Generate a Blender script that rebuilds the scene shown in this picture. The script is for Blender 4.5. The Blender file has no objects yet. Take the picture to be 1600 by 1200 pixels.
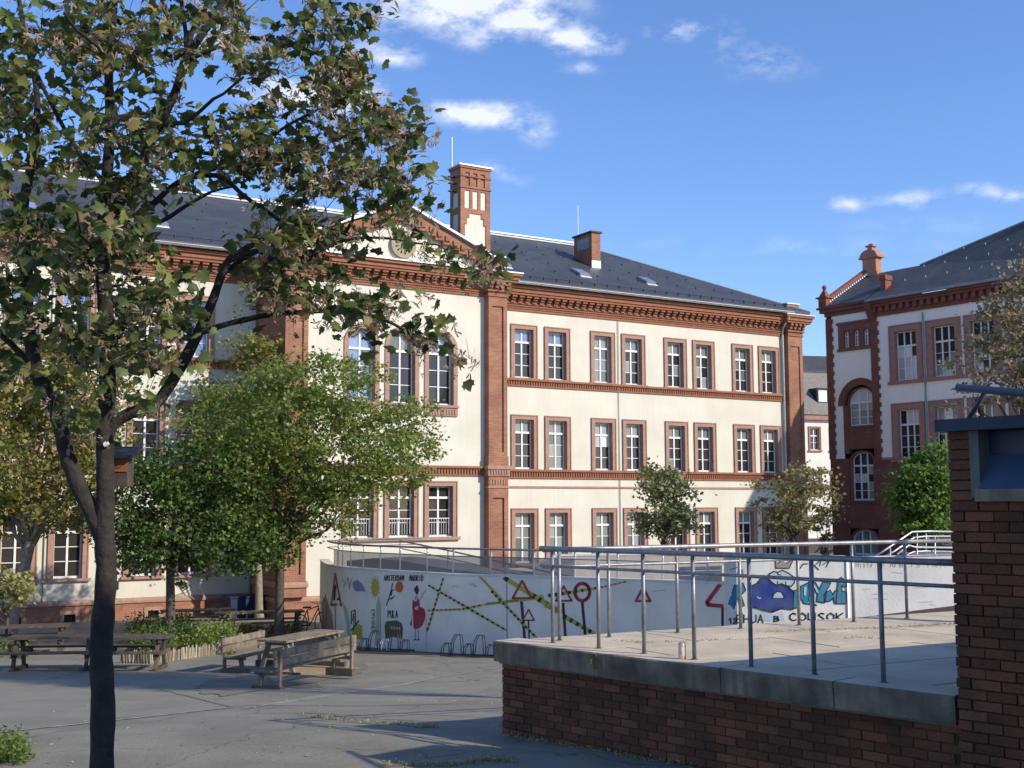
import bpy, bmesh, math, random
import numpy as np
from mathutils import Vector, Matrix, noise as mnoise
sc = bpy.context.scene
COL = sc.collection
rnd = random.Random(7)

# ------------------------------------------------------------------ camera
FPX, CXP, CYP = 1850.0, 800.0, 600.0            # focal length and centre in photo pixels
PITCH, ROLL = math.atan(190.0/1850.0), math.radians(0.2)
CAM = np.array([0.0, 0.0, 1.58])
_R = np.array([1, 0, 0.]); _F = np.array([0, math.cos(PITCH), math.sin(PITCH)]); _U = np.array([0, -math.sin(PITCH), math.cos(PITCH)])
CR = math.cos(ROLL)*_R - math.sin(ROLL)*_U
CU = math.sin(ROLL)*_R + math.cos(ROLL)*_U
cam_data = bpy.data.cameras.new('camera'); cam = bpy.data.objects.new('camera', cam_data); COL.objects.link(cam)
cam_data.sensor_width = 36; cam_data.lens = 36*FPX/1600; cam_data.clip_end = 3000; cam_data.clip_start = .05
M = Matrix.Identity(4)
for i in range(3):
    M[i][0] = CR[i]; M[i][1] = CU[i]; M[i][2] = -_F[i]; M[i][3] = CAM[i]
cam.matrix_world = M
sc.camera = cam

# ------------------------------------------------------------------ light
SUN_EL, SUN_AZ = math.radians(29.5), math.radians(-29.3)      # azimuth measured from +X
S = Vector((math.cos(SUN_AZ)*math.cos(SUN_EL), math.sin(SUN_AZ)*math.cos(SUN_EL), math.sin(SUN_EL)))
sd = bpy.data.lights.new('sun', 'SUN'); sd.energy = 3.65; sd.angle = math.radians(.53); sd.color = (1, .90, .76)
so = bpy.data.objects.new('sun', sd); COL.objects.link(so)
so.rotation_euler = S.to_track_quat('Z', 'Y').to_euler()

world = bpy.data.worlds.new('World'); sc.world = world; world.use_nodes = True
nt = world.node_tree; nt.nodes.clear()
def N(t, ty, **kw):
    n = t.nodes.new(ty)
    for k, v in kw.items():
        if k.startswith('i_'):
            key = k[2:]; key = int(key) if key.isdigit() else key
            n.inputs[key].default_value = v
        else: setattr(n, k, v)
    return n
def lk(t, a, ai, b, bi): t.links.new(a.outputs[ai], b.inputs[bi])
wout = N(nt, 'ShaderNodeOutputWorld'); bg = N(nt, 'ShaderNodeBackground')
sky = N(nt, 'ShaderNodeTexSky'); sky.sky_type = 'NISHITA'; sky.sun_disc = False
sky.sun_elevation = SUN_EL; sky.sun_rotation = math.pi/2 - SUN_AZ
sky.air_density = 1.0; sky.dust_density = .35; sky.ozone_density = 2.5
bg.inputs['Strength'].default_value = .15
tc = N(nt, 'ShaderNodeTexCoord')
nz = N(nt, 'ShaderNodeTexNoise'); nz.inputs['Scale'].default_value = 26; nz.inputs['Detail'].default_value = 10; nz.inputs['Roughness'].default_value = .68
mp = N(nt, 'ShaderNodeMapping'); mp.inputs['Scale'].default_value = (1, 1, 1.9)
lk(nt, tc, 'Generated', mp, 'Vector'); lk(nt, mp, 0, nz, 'Vector')
sep = N(nt, 'ShaderNodeSeparateXYZ'); lk(nt, tc, 'Generated', sep, 0)
ym = N(nt, 'ShaderNodeMath', operation='MAXIMUM', i_1=.05); lk(nt, sep, 1, ym, 0)
ua = N(nt, 'ShaderNodeMath', operation='DIVIDE'); lk(nt, sep, 0, ua, 0); lk(nt, ym, 0, ua, 1)
ub = N(nt, 'ShaderNodeMath', operation='DIVIDE'); lk(nt, sep, 2, ub, 0); lk(nt, ym, 0, ub, 1)
cmb = N(nt, 'ShaderNodeCombineXYZ'); lk(nt, ua, 0, cmb, 0); lk(nt, ub, 0, cmb, 1)
nz2 = N(nt, 'ShaderNodeTexNoise'); nz2.inputs['Scale'].default_value = 9; nz2.inputs['Detail'].default_value = 4
lk(nt, tc, 'Generated', nz2, 'Vector')
nsub = N(nt, 'ShaderNodeVectorMath', operation='SUBTRACT'); nsub.inputs[1].default_value = (.5, .5, .5); lk(nt, nz2, 'Color', nsub, 0)
nmul = N(nt, 'ShaderNodeVectorMath', operation='MULTIPLY'); nmul.inputs[1].default_value = (.07, .05, 0); lk(nt, nsub, 0, nmul, 0)
nadd = N(nt, 'ShaderNodeVectorMath', operation='ADD'); lk(nt, cmb, 0, nadd, 0); lk(nt, nmul, 0, nadd, 1)
prev = None
def ray(px, py):
    return (px-CXP)/FPX*CR - (py-CYP)/FPX*CU + _F
# cloud banks: where they stand in the sky (direction), half width, half height, density
for px, py, rx, ry, de in [(735, 8, 150, 42, 1.0), (800, 40, 90, 32, .95), (895, 68, 62, 24, .9), (600, 85, 48, 24, .65), (745, 176, 95, 22, .95), (845, 196, 34, 20, .55),
                           (480, 152, 100, 28, 1.0), (1062, 48, 50, 16, .5), (1130, 60, 30, 26, .3), (1195, 96, 60, 24, .35), (1345, 316, 34, 11, .5), (1440, 310, 60, 11, .5), (1560, 302, 60, 12, .5),
                           (905, 116, 32, 10, .4), (780, 268, 40, 12, .3), (330, 60, 60, 25, .5), (1250, 380, 230, 12, .16), (1500, 350, 160, 14, .12), (100, -60, 200, 40, .8), (1000, -180, 300, 50, .8), (1900, 150, 120, 40, .6), (-200, 250, 150, 50, .7)]:
    r = ray(px, py); a0, b0 = r[0]/r[1], r[2]/r[1]
    v = N(nt, 'ShaderNodeVectorMath', operation='SUBTRACT'); v.inputs[1].default_value = (a0, b0, 0); lk(nt, nadd, 0, v, 0)
    v2 = N(nt, 'ShaderNodeVectorMath', operation='MULTIPLY'); v2.inputs[1].default_value = (FPX/rx, FPX/ry, 0); lk(nt, v, 0, v2, 0)
    ln = N(nt, 'ShaderNodeVectorMath', operation='LENGTH'); lk(nt, v2, 0, ln, 0)
    mr = N(nt, 'ShaderNodeMapRange'); mr.inputs['From Min'].default_value = 1.55; mr.inputs['From Max'].default_value = .25
    mr.inputs['To Min'].default_value = 0; mr.inputs['To Max'].default_value = de; lk(nt, ln, 'Value', mr, 0)
    if prev is None: prev = mr
    else:
        mx = N(nt, 'ShaderNodeMath', operation='MAXIMUM'); lk(nt, prev, 0, mx, 0); lk(nt, mr, 0, mx, 1); prev = mx
mm = N(nt, 'ShaderNodeMapRange'); mm.inputs['From Min'].default_value = .38; mm.inputs['From Max'].default_value = .68; lk(nt, nz, 'Fac', mm, 0)
ad = N(nt, 'ShaderNodeMath', operation='MULTIPLY_ADD', i_1=1.45, i_2=-.42); lk(nt, mm, 0, ad, 0)
a2 = N(nt, 'ShaderNodeMath', operation='ADD'); lk(nt, ad, 0, a2, 0); lk(nt, prev, 0, a2, 1)
a3 = N(nt, 'ShaderNodeMath', operation='MULTIPLY'); lk(nt, a2, 0, a3, 0); lk(nt, prev, 0, a3, 1)
cl = N(nt, 'ShaderNodeClamp'); cl.inputs['Max'].default_value = .84; lk(nt, a3, 0, cl, 0)
hs = N(nt, 'ShaderNodeHueSaturation'); hs.inputs['Saturation'].default_value = 1.05; hs.inputs['Value'].default_value = 1.0
sm_ = N(nt, 'ShaderNodeMix', data_type='RGBA', blend_type='MULTIPLY'); sm_.inputs[0].default_value = 1; sm_.inputs['B'].default_value = (.74, .815, 1.02, 1)
lk(nt, sky, 0, sm_, 'A'); lk(nt, sm_, 'Result', hs, 'Color')
mix = N(nt, 'ShaderNodeMix', data_type='RGBA'); mix.inputs['B'].default_value = (4.9, 5.1, 5.5, 1)
lk(nt, cl, 0, mix, 0); lk(nt, hs, 0, mix, 'A'); lk(nt, mix, 'Result', bg, 0); lk(nt, bg, 0, wout, 0)

sc.view_settings.view_transform = 'Standard'; sc.view_settings.look = 'None'
sc.view_settings.exposure = .5; sc.view_settings.gamma = 1; sc.view_settings.use_curve_mapping = False
sc.cycles.max_bounces = 6; sc.cycles.transparent_max_bounces = 12

# ------------------------------------------------------------------ geometry helpers
def on_plane(px, py, P0, n):
    r = ray(px, py); t = ((np.array(P0)-CAM)@n)/(r@n); return CAM+t*r
def at_Y(px, py, Y): return on_plane(px, py, [0, Y, 0], np.array([0, 1., 0]))
def at_z(px, py, z): return on_plane(px, py, [0, 0, z], np.array([0, 0, 1.]))
GY = [-60, 11, 13, 14.2, 18, 23, 31, 36, 45, 90, 900]
GZ = [-.9, -1.0, -1.03, -1.08, -1.4, -1.82, -2.25, -2.48, -2.58, -2.6, -2.6]
def g(Y): return float(np.interp(Y, GY, GZ))
def ghit(px, py):
    lo, hi = 5., 200.
    for _ in range(50):
        mid = (lo+hi)/2; P = at_Y(px, py, mid)
        if P[2] > g(mid): lo = mid
        else: hi = mid
    P = at_Y(px, py, lo); return Vector((P[0], P[1], g(lo)))

class MB:
    def __init__(s): s.v = []; s.f = []; s.m = []
    def add(s, vs, fs, m=0):
        b = len(s.v); s.v += [tuple(float(c) for c in v) for v in vs]
        for f in fs: s.f.append(tuple(i+b for i in f)); s.m.append(m)
        return s
    def box(s, x0, x1, y0, y1, z0, z1, m=0):
        return s.add([(x0,y0,z0),(x1,y0,z0),(x1,y1,z0),(x0,y1,z0),(x0,y0,z1),(x1,y0,z1),(x1,y1,z1),(x0,y1,z1)],
                     [(0,3,2,1),(4,5,6,7),(0,1,5,4),(1,2,6,5),(2,3,7,6),(3,0,4,7)], m)
    def bbox(s, x0, x1, y0, y1, z0, z1, b=.006, m=0):      # box with bevelled front edges
        return s.add([(x0,y1,z0),(x1,y1,z0),(x1,y1,z1),(x0,y1,z1),(x0,y0+b,z0),(x1,y0+b,z0),(x1,y0+b,z1),(x0,y0+b,z1),
                      (x0+b,y0,z0+b),(x1-b,y0,z0+b),(x1-b,y0,z1-b),(x0+b,y0,z1-b)],
                     [(0,3,2,1),(0,1,5,4),(1,2,6,5),(2,3,7,6),(3,0,4,7),(4,5,9,8),(5,6,10,9),(6,7,11,10),(7,4,8,11),(8,9,10,11)], m)
    def prism(s, poly, y0, y1, m=0):                        # poly in x,z ; extruded along y
        n = len(poly)
        vs = [(p[0], y0, p[1]) for p in poly]+[(p[0], y1, p[1]) for p in poly]
        fs = [tuple(range(n)), tuple(range(2*n-1, n-1, -1))]+[(i, i+n, (i+1)%n+n, (i+1)%n) for i in range(n)]
        return s.add(vs, fs, m)
    def xprism(s, poly, x0, x1, m=0):                       # poly in y,z ; extruded along x
        n = len(poly)
        vs = [(x0, p[0], p[1]) for p in poly]+[(x1, p[0], p[1]) for p in poly]
        fs = [tuple(range(n)), tuple(range(2*n-1, n-1, -1))]+[(i, i+n, (i+1)%n+n, (i+1)%n) for i in range(n)]
        return s.add(vs, fs, m)
    def hull(s, bottom, top, m=0):                          # two rings of n points
        n = len(bottom)
        return s.add(list(bottom)+list(top), [tuple(range(n-1,-1,-1)), tuple(range(n, 2*n))]+[(i, (i+1)%n, (i+1)%n+n, i+n) for i in range(n)], m)
    def tube(s, pts, r, n=8, m=0, caps=True):
        pts = [Vector(p) for p in pts]
        rs = r if isinstance(r, (list, tuple)) else [r]*len(pts)
        base = len(s.v); up = Vector((0, 0, 1))
        side = None
        for i, p in enumerate(pts):
            t = (pts[min(i+1, len(pts)-1)]-pts[max(i-1, 0)]).normalized()
            if side is None: side = t.cross(up if abs(t.z) < .9 else Vector((1, 0, 0))).normalized()
            else: side = (side-t*side.dot(t)).normalized()
            b = t.cross(side)
            for k in range(n):
                a = 2*math.pi*k/n; q = p+(side*math.cos(a)+b*math.sin(a))*rs[i]
                s.v.append(tuple(q))
        for i in range(len(pts)-1):
            for k in range(n):
                s.f.append((base+i*n+k, base+i*n+(k+1)%n, base+(i+1)*n+(k+1)%n, base+(i+1)*n+k)); s.m.append(m)
        if caps:
            s.f.append(tuple(base+k for k in range(n-1, -1, -1))); s.m.append(m)
            s.f.append(tuple(base+(len(pts)-1)*n+k for k in range(n))); s.m.append(m)
        return s
    def lathe(s, prof, c=(0, 0, 0), n=12, m=0):             # prof: (r,z)
        base = len(s.v)
        for r, z in prof:
            for k in range(n):
                a = 2*math.pi*k/n; s.v.append((c[0]+r*math.cos(a), c[1]+r*math.sin(a), c[2]+z))
        for i in range(len(prof)-1):
            for k in range(n):
                s.f.append((base+i*n+k, base+i*n+(k+1)%n, base+(i+1)*n+(k+1)%n, base+(i+1)*n+k)); s.m.append(m)
        s.f.append(tuple(base+k for k in range(n-1, -1, -1))); s.m.append(m)
        s.f.append(tuple(base+(len(prof)-1)*n+k for k in range(n))); s.m.append(m)
        return s
    def mesh(s, name, mats, smooth=False):
        me = bpy.data.meshes.new(name); me.from_pydata(s.v, [], s.f)
        for m in (mats if isinstance(mats, (list, tuple)) else [mats]): me.materials.append(m)
        if len(me.materials) > 1: me.polygons.foreach_set('material_index', s.m)
        if smooth: me.polygons.foreach_set('use_smooth', [True]*len(me.polygons))
        me.update(); return me
    def build(s, name, mats, parent=None, smooth=False, kind=None):
        return link(name, s.mesh(name, mats, smooth), parent, kind)
def link(name, me, parent=None, kind=None, loc=None, rotz=None):
    o = bpy.data.objects.new(name, me); COL.objects.link(o)
    if parent: o.parent = parent
    if kind: o['kind'] = kind
    if loc is not None: o.location = loc
    if rotz is not None: o.rotation_euler = (0, 0, rotz)
    return o
def tag(o, label=None, cat=None, group=None, kind=None):
    if label: o['label'] = label
    if cat: o['category'] = cat
    if group: o['group'] = group
    if kind: o['kind'] = kind
    return o
def empty(name, loc, rotz, label, cat, group=None):
    o = bpy.data.objects.new(name, None); COL.objects.link(o); o.location = loc; o.rotation_euler = (0, 0, rotz)
    o.empty_display_size = .3
    return tag(o, label, cat, group)
def copy_tree(o, parent=None):
    c = o.copy(); COL.objects.link(c)
    if parent: c.parent = parent
    for ch in [x for x in bpy.data.objects if x.parent == o]: copy_tree(ch, c)
    return c

# ------------------------------------------------------------------ materials
def base_mat(name):
    m = bpy.data.materials.new(name); m.use_nodes = True; t = m.node_tree
    return m, t, t.nodes['Principled BSDF']
def P(name, c1, c2=None, scale=3., rough=.85, bump=.15, bscale=30., metallic=0., spec=.3, streak=0., rand=0., det=6, world=False):
    m, t, b = base_mat(name)
    c1 = tuple(c1)+(1,); c2 = tuple(c2)+(1,) if c2 else tuple(x*.8 for x in c1[:3])+(1,)
    tc = N(t, 'ShaderNodeTexCoord'); nz = N(t, 'ShaderNodeTexNoise'); nz.inputs['Scale'].default_value = scale; nz.inputs['Detail'].default_value = det
    ge = N(t, 'ShaderNodeNewGeometry') if world else tc; ks_ = 'Position' if world else 'Object'
    lk(t, ge, ks_, nz, 'Vector')
    mr = N(t, 'ShaderNodeMapRange'); mr.inputs['From Min'].default_value = .35; mr.inputs['From Max'].default_value = .68; lk(t, nz, 0, mr, 0)
    mx = N(t, 'ShaderNodeMix', data_type='RGBA'); mx.inputs['A'].default_value = c1; mx.inputs['B'].default_value = c2; lk(t, mr, 0, mx, 0)
    col = mx; ci = 'Result'
    if streak:
        mp = N(t, 'ShaderNodeMapping'); mp.inputs['Scale'].default_value = (5, 5, .35); lk(t, tc, 'Object', mp, 0)
        n2 = N(t, 'ShaderNodeTexNoise'); n2.inputs['Scale'].default_value = 1.6; n2.inputs['Detail'].default_value = 5; lk(t, mp, 0, n2, 'Vector')
        m2 = N(t, 'ShaderNodeMapRange'); m2.inputs['From Min'].default_value = .45; m2.inputs['From Max'].default_value = .75; m2.inputs['To Max'].default_value = streak; lk(t, n2, 0, m2, 0)
        mx2 = N(t, 'ShaderNodeMix', data_type='RGBA'); mx2.inputs['B'].default_value = tuple(x*.35 for x in c1[:3])+(1,)
        lk(t, m2, 0, mx2, 0); lk(t, col, ci, mx2, 'A'); col = mx2
    if rand:
        oi = N(t, 'ShaderNodeObjectInfo'); m3 = N(t, 'ShaderNodeMapRange'); m3.inputs['To Min'].default_value = 1-rand; m3.inputs['To Max'].default_value = 1+rand
        lk(t, oi, 'Random', m3, 0)
        hs = N(t, 'ShaderNodeHueSaturation'); lk(t, m3, 0, hs, 'Value'); lk(t, col, ci, hs, 'Color'); col = hs; ci = 'Color'
    lk(t, col, ci, b, 'Base Color')
    b.inputs['Roughness'].default_value = rough; b.inputs['Metallic'].default_value = metallic; b.inputs['Specular IOR Level'].default_value = spec
    if bump:
        n3 = N(t, 'ShaderNodeTexNoise'); n3.inputs['Scale'].default_value = bscale; n3.inputs['Detail'].default_value = 4; lk(t, ge, ks_, n3, 'Vector')
        bp = N(t, 'ShaderNodeBump'); bp.inputs['Strength'].default_value = bump; bp.inputs['Distance'].default_value = .02; lk(t, n3, 0, bp, 'Height'); lk(t, bp, 0, b, 'Normal')
    return m
def brickmat(name, c1, c2, cm, bw=.25, bh=.077, mortar=.01, rough=.88, bump=.4, dirt=.25):
    m, t, b = base_mat(name)
    tc = N(t, 'ShaderNodeTexCoord'); sp = N(t, 'ShaderNodeSeparateXYZ'); lk(t, tc, 'Object', sp, 0)
    ad = N(t, 'ShaderNodeMath', operation='ADD'); lk(t, sp, 0, ad, 0); lk(t, sp, 1, ad, 1)
    cb = N(t, 'ShaderNodeCombineXYZ'); lk(t, ad, 0, cb, 0); lk(t, sp, 2, cb, 1)
    br = N(t, 'ShaderNodeTexBrick'); lk(t, cb, 0, br, 'Vector'); br.inputs['Scale'].default_value = 1
    br.inputs['Brick Width'].default_value = bw; br.inputs['Row Height'].default_value = bh; br.inputs['Mortar Size'].default_value = mortar
    br.inputs['Color1'].default_value = tuple(c1)+(1,); br.inputs['Color2'].default_value = tuple(c2)+(1,); br.inputs['Mortar'].default_value = tuple(cm)+(1,)
    br.inputs['Bias'].default_value = -.2
    nz = N(t, 'ShaderNodeTexNoise'); nz.inputs['Scale'].default_value = 1.3; nz.inputs['Detail'].default_value = 7; lk(t, tc, 'Object', nz, 'Vector')
    mr = N(t, 'ShaderNodeMapRange'); mr.inputs['From Min'].default_value = .3; mr.inputs['From Max'].default_value = .7; mr.inputs['To Min'].default_value = 1+dirt*.4; mr.inputs['To Max'].default_value = 1-dirt; lk(t, nz, 0, mr, 0)
    hs = N(t, 'ShaderNodeHueSaturation'); lk(t, br, 'Color', hs, 'Color'); lk(t, mr, 0, hs, 'Value'); lk(t, hs, 0, b, 'Base Color')
    b.inputs['Roughness'].default_value = rough; b.inputs['Specular IOR Level'].default_value = .25
    iv = N(t, 'ShaderNodeMath', operation='SUBTRACT', i_0=1.); lk(t, br, 'Fac', iv, 1)
    bp = N(t, 'ShaderNodeBump'); bp.inputs['Strength'].default_value = bump; bp.inputs['Distance'].default_value = .01; lk(t, iv, 0, bp, 'Height'); lk(t, bp, 0, b, 'Normal')
    return m
def slatemat(name, c1, c2, rough=.5):
    m, t, b = base_mat(name)
    tc = N(t, 'ShaderNodeTexCoord'); sp = N(t, 'ShaderNodeSeparateXYZ'); lk(t, tc, 'Object', sp, 0)
    ym = N(t, 'ShaderNodeMath', operation='MULTIPLY', i_1=.9); lk(t, sp, 1, ym, 0)
    ad = N(t, 'ShaderNodeMath', operation='ADD'); lk(t, ym, 0, ad, 0); lk(t, sp, 2, ad, 1)
    cb = N(t, 'ShaderNodeCombineXYZ'); lk(t, sp, 0, cb, 0); lk(t, ad, 0, cb, 1)
    br = N(t, 'ShaderNodeTexBrick'); lk(t, cb, 0, br, 'Vector'); br.inputs['Scale'].default_value = 1
    br.inputs['Brick Width'].default_value = .3; br.inputs['Row Height'].default_value = .2; br.inputs['Mortar Size'].default_value = .008
    br.inputs['Color1'].default_value = tuple(c1)+(1,); br.inputs['Color2'].default_value = tuple(c2)+(1,); br.inputs['Mortar'].default_value = tuple(x*.45 for x in c1)+(1,)
    nz = N(t, 'ShaderNodeTexNoise'); nz.inputs['Scale'].default_value = .8; nz.inputs['Detail'].default_value = 8; nz.inputs['Roughness'].default_value = .7; lk(t, tc, 'Object', nz, 'Vector')
    mr = N(t, 'ShaderNodeMapRange'); mr.inputs['From Min'].default_value = .3; mr.inputs['From Max'].default_value = .7; mr.inputs['To Min'].default_value = .75; mr.inputs['To Max'].default_value = 1.25; lk(t, nz, 0, mr, 0)
    hs = N(t, 'ShaderNodeHueSaturation'); lk(t, br, 'Color', hs, 'Color'); lk(t, mr, 0, hs, 'Value'); lk(t, hs, 0, b, 'Base Color')
    b.inputs['Roughness'].default_value = rough; b.inputs['Specular IOR Level'].default_value = .4
    return m
def leafmat(name, trans=.35, rough=.45):
    m, t, b = base_mat(name)
    at = N(t, 'ShaderNodeAttribute'); at.attribute_name = 'tint'
    lk(t, at, 'Color', b, 'Base Color'); b.inputs['Roughness'].default_value = rough; b.inputs['Specular IOR Level'].default_value = .4
    tr = N(t, 'ShaderNodeBsdfTranslucent'); hs = N(t, 'ShaderNodeHueSaturation'); hs.inputs['Value'].default_value = 1.5; hs.inputs['Hue'].default_value = .485
    lk(t, at, 'Color', hs, 'Color'); lk(t, hs, 0, tr, 0)
    ms = N(t, 'ShaderNodeMixShader', i_0=trans); lk(t, b, 0, ms, 1); lk(t, tr, 0, ms, 2)
    lk(t, ms, 0, t.nodes['Material Output'], 0)
    return m
def flat(name, c, rough=.7, metallic=0, spec=.3, worn=.12):
    return P(name, c, tuple(x*(1-worn*1.6) for x in c), 9, rough, 0, metallic=metallic, spec=spec)
def glassy(name, c, rough=.06, spec=.5):
    m, t, b = base_mat(name)
    tc = N(t, 'ShaderNodeTexCoord'); nz = N(t, 'ShaderNodeTexNoise'); nz.inputs['Scale'].default_value = 1.1; lk(t, tc, 'Object', nz, 'Vector')
    oi = N(t, 'ShaderNodeObjectInfo'); mr = N(t, 'ShaderNodeMapRange'); mr.inputs['To Min'].default_value = .6; mr.inputs['To Max'].default_value = 1.5; lk(t, oi, 'Random', mr, 0)
    hs = N(t, 'ShaderNodeHueSaturation'); hs.inputs['Color'].default_value = tuple(c)+(1,); lk(t, mr, 0, hs, 'Value'); lk(t, hs, 0, b, 'Base Color')
    b.inputs['Roughness'].default_value = rough; b.inputs['Specular IOR Level'].default_value = spec
    bp = N(t, 'ShaderNodeBump'); bp.inputs['Strength'].default_value = .12; bp.inputs['Distance'].default_value = .02; lk(t, nz, 0, bp, 'Height'); lk(t, bp, 0, b, 'Normal')
    return m
CREAM = P('cream_plaster', (.63, .61, .515), (.56, .54, .45), .7, .9, .12, 25, streak=.09, det=9)
WHITEP = P('pale_plaster', (.87, .81, .73), (.80, .745, .67), .6, .9, .1, 25, streak=.08)
BRICK = brickmat('red_brick', (.285, .118, .066), (.36, .165, .10), (.33, .235, .18), .24, .075, .007)
BRICKF = P('moulded_brick', (.30, .132, .076), (.24, .10, .058), 4, .85, .2, 20)
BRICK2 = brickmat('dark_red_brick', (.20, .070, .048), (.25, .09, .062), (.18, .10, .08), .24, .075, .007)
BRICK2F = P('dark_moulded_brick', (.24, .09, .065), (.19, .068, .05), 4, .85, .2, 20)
STONE = P('pink_sandstone', (.375, .235, .18), (.31, .185, .14), 5, .85, .15, 25)
STONE2 = P('dull_sandstone', (.36, .205, .165), (.30, .16, .13), 5, .85, .15, 25)
WHITE = flat('white_window_paint', (.80, .80, .79), .4)
G_DARK = glassy('dark_window_glass', (.035, .032, .03)); G_GREY = glassy('curtained_window_glass', (.20, .22, .20), .12)
G_BLIND = glassy('blinded_window_glass', (.48, .47, .46), .2); G_SKY = glassy('painted_sky_glass', (.16, .22, .36), .03, .9)  # G_SKY: blue base colour paints the sky's reflection into the pane
G_WARM = glassy('warm_window_glass', (.30, .27, .22), .12)
SLATE = slatemat('slate_roof', (.050, .054, .062), (.066, .070, .078))
SLATE2 = slatemat('weathered_slate_roof', (.065, .062, .060), (.09, .086, .08))
ZINC = P('zinc_sheet', (.62, .65, .68), (.5, .53, .56), 4, .45, .05, 20, metallic=.35)
ZINCD = P('dark_zinc', (.30, .32, .34), (.22, .24, .26), 4, .5, .05, 20, metallic=.4)
DARK = flat('dark_metal', (.03, .032, .036), .5, .3)
STEEL = P('galvanised_steel', (.30, .30, .30), (.20, .20, .20), 14, .45, .08, 40, metallic=.45, spec=.5)
STEELW = P('bright_galvanised_steel', (.62, .63, .64), (.5, .51, .52), 14, .4, .05, 40, metallic=.5, spec=.5)
ASPH = None
CONC = P('board_marked_concrete', (.30, .245, .17), (.10, .085, .06), 2.6, .9, .5, 30, streak=1.)
CONCB = P('pale_concrete_paving', (.60, .51, .375), (.44, .37, .265), 1.4, .92, .35, 22, det=10)
BRICKN = P('retaining_wall_brick', (.20, .074, .036), (.10, .045, .026), 2.2, .88, .8, 45, rand=.34, det=10, world=True)
MORT = P('sandy_mortar', (.11, .060, .036), (.06, .036, .024), 12, .95, .5, 80)
MURALW = P('painted_white_concrete', (.84, .75, .63), (.72, .64, .54), 1.6, .85, .2, 18, streak=.04, det=10)
MURALG = P('weathered_white_concrete', (.68, .66, .62), (.55, .535, .50), 1.1, .85, .25, 18, streak=.12, det=10)
BEIGE = P('beige_concrete', (.45, .41, .36), (.36, .33, .29), 1.5, .9, .2, 18, streak=.2)
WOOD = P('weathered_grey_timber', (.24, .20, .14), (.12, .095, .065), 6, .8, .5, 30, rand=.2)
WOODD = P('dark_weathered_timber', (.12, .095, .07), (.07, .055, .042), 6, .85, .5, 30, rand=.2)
SAND = P('sandy_soil', (.42, .31, .18), (.27, .20, .12), 6, .95, .6, 30)
SOIL = P('planting_soil', (.09, .068, .045), (.05, .04, .028), 7, .95, .6, 30)
LEAF = leafmat('maple_leaf', .35, .55); LEAFS = leafmat('small_leaf', .4, .55)
def barkmat(name, c1, c2, bump=.8):
    m = P(name, c1, c2, 9, .9, bump, 26); return m
BARK = barkmat('grey_brown_bark', (.11, .09, .068), (.055, .045, .036))
BARKD = barkmat('dark_bark', (.045, .038, .031), (.022, .019, .017))
BARKL = barkmat('pale_bark', (.30, .25, .19), (.18, .145, .11))
paint_cache = {}
def paint(c):
    if c not in paint_cache: paint_cache[c] = P('wall_paint', c, tuple(x*.72+.05 for x in c), 3.5, .8, 0, det=10)
    return paint_cache[c]
RED = paint((.42, .03, .035)); BLACK = paint((.02, .02, .024)); YEL = paint((.50, .42, .045)); ORA = paint((.62, .12, .03)); OLIV = paint((.13, .10, .035))
BLUE = paint((.012, .035, .20)); TEAL = paint((.015, .20, .32)); PALE = paint((.42, .50, .54)); PURP = paint((.25, .24, .42)); GREYP = paint((.36, .36, .35)); SKIN = paint((.50, .33, .26)); GRAPH = paint((.33, .33, .33)); TAN = paint((.30, .24, .18)); DKRED = paint((.28, .09, .06)); PALEY = paint((.50, .48, .30)); GRN = paint((.03, .06, .03))

# ------------------------------------------------------------------ ground
m, t, b = base_mat('asphalt')
tcn = N(t, 'ShaderNodeTexCoord')
n1 = N(t, 'ShaderNodeTexNoise'); n1.inputs['Scale'].default_value = .8; n1.inputs['Detail'].default_value = 9; n1.inputs['Roughness'].default_value = .65
n2 = N(t, 'ShaderNodeTexNoise'); n2.inputs['Scale'].default_value = 55; n2.inputs['Detail'].default_value = 3
lk(t, tcn, 'Object', n1, 'Vector'); lk(t, tcn, 'Object', n2, 'Vector')
mr1 = N(t, 'ShaderNodeMapRange'); mr1.inputs['From Min'].default_value = .38; mr1.inputs['From Max'].default_value = .62; lk(t, n1, 0, mr1, 0)
mx = N(t, 'ShaderNodeMix', data_type='RGBA'); mx.inputs['A'].default_value = (.172, .160, .122, 1); mx.inputs['B'].default_value = (.235, .218, .168, 1); lk(t, mr1, 0, mx, 0)
mr2 = N(t, 'ShaderNodeMapRange'); mr2.inputs['From Min'].default_value = .3; mr2.inputs['From Max'].default_value = .7; mr2.inputs['To Min'].default_value = .72; mr2.inputs['To Max'].default_value = 1.3; lk(t, n2, 0, mr2, 0)
hs = N(t, 'ShaderNodeHueSaturation'); lk(t, mx, 'Result', hs, 'Color'); lk(t, mr2, 0, hs, 'Value'); lk(t, hs, 0, b, 'Base Color')
vn = N(t, 'ShaderNodeTexVoronoi', feature='DISTANCE_TO_EDGE'); vn.inputs['Scale'].default_value = .42
nd_ = N(t, 'ShaderNodeTexNoise'); nd_.inputs['Scale'].default_value = 1.6; nd_.inputs['Detail'].default_value = 5; lk(t, tcn, 'Object', nd_, 'Vector')
va = N(t, 'ShaderNodeVectorMath', operation='MULTIPLY_ADD'); va.inputs[1].default_value = (.9, .9, 0); lk(t, nd_, 'Color', va, 0); lk(t, tcn, 'Object', va, 2); lk(t, va, 0, vn, 'Vector')
vr = N(t, 'ShaderNodeMapRange'); vr.inputs['From Min'].default_value = .002; vr.inputs['From Max'].default_value = .010; vr.inputs['To Min'].default_value = .55; vr.inputs['To Max'].default_value = 1; lk(t, vn, 'Distance', vr, 0)
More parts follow.
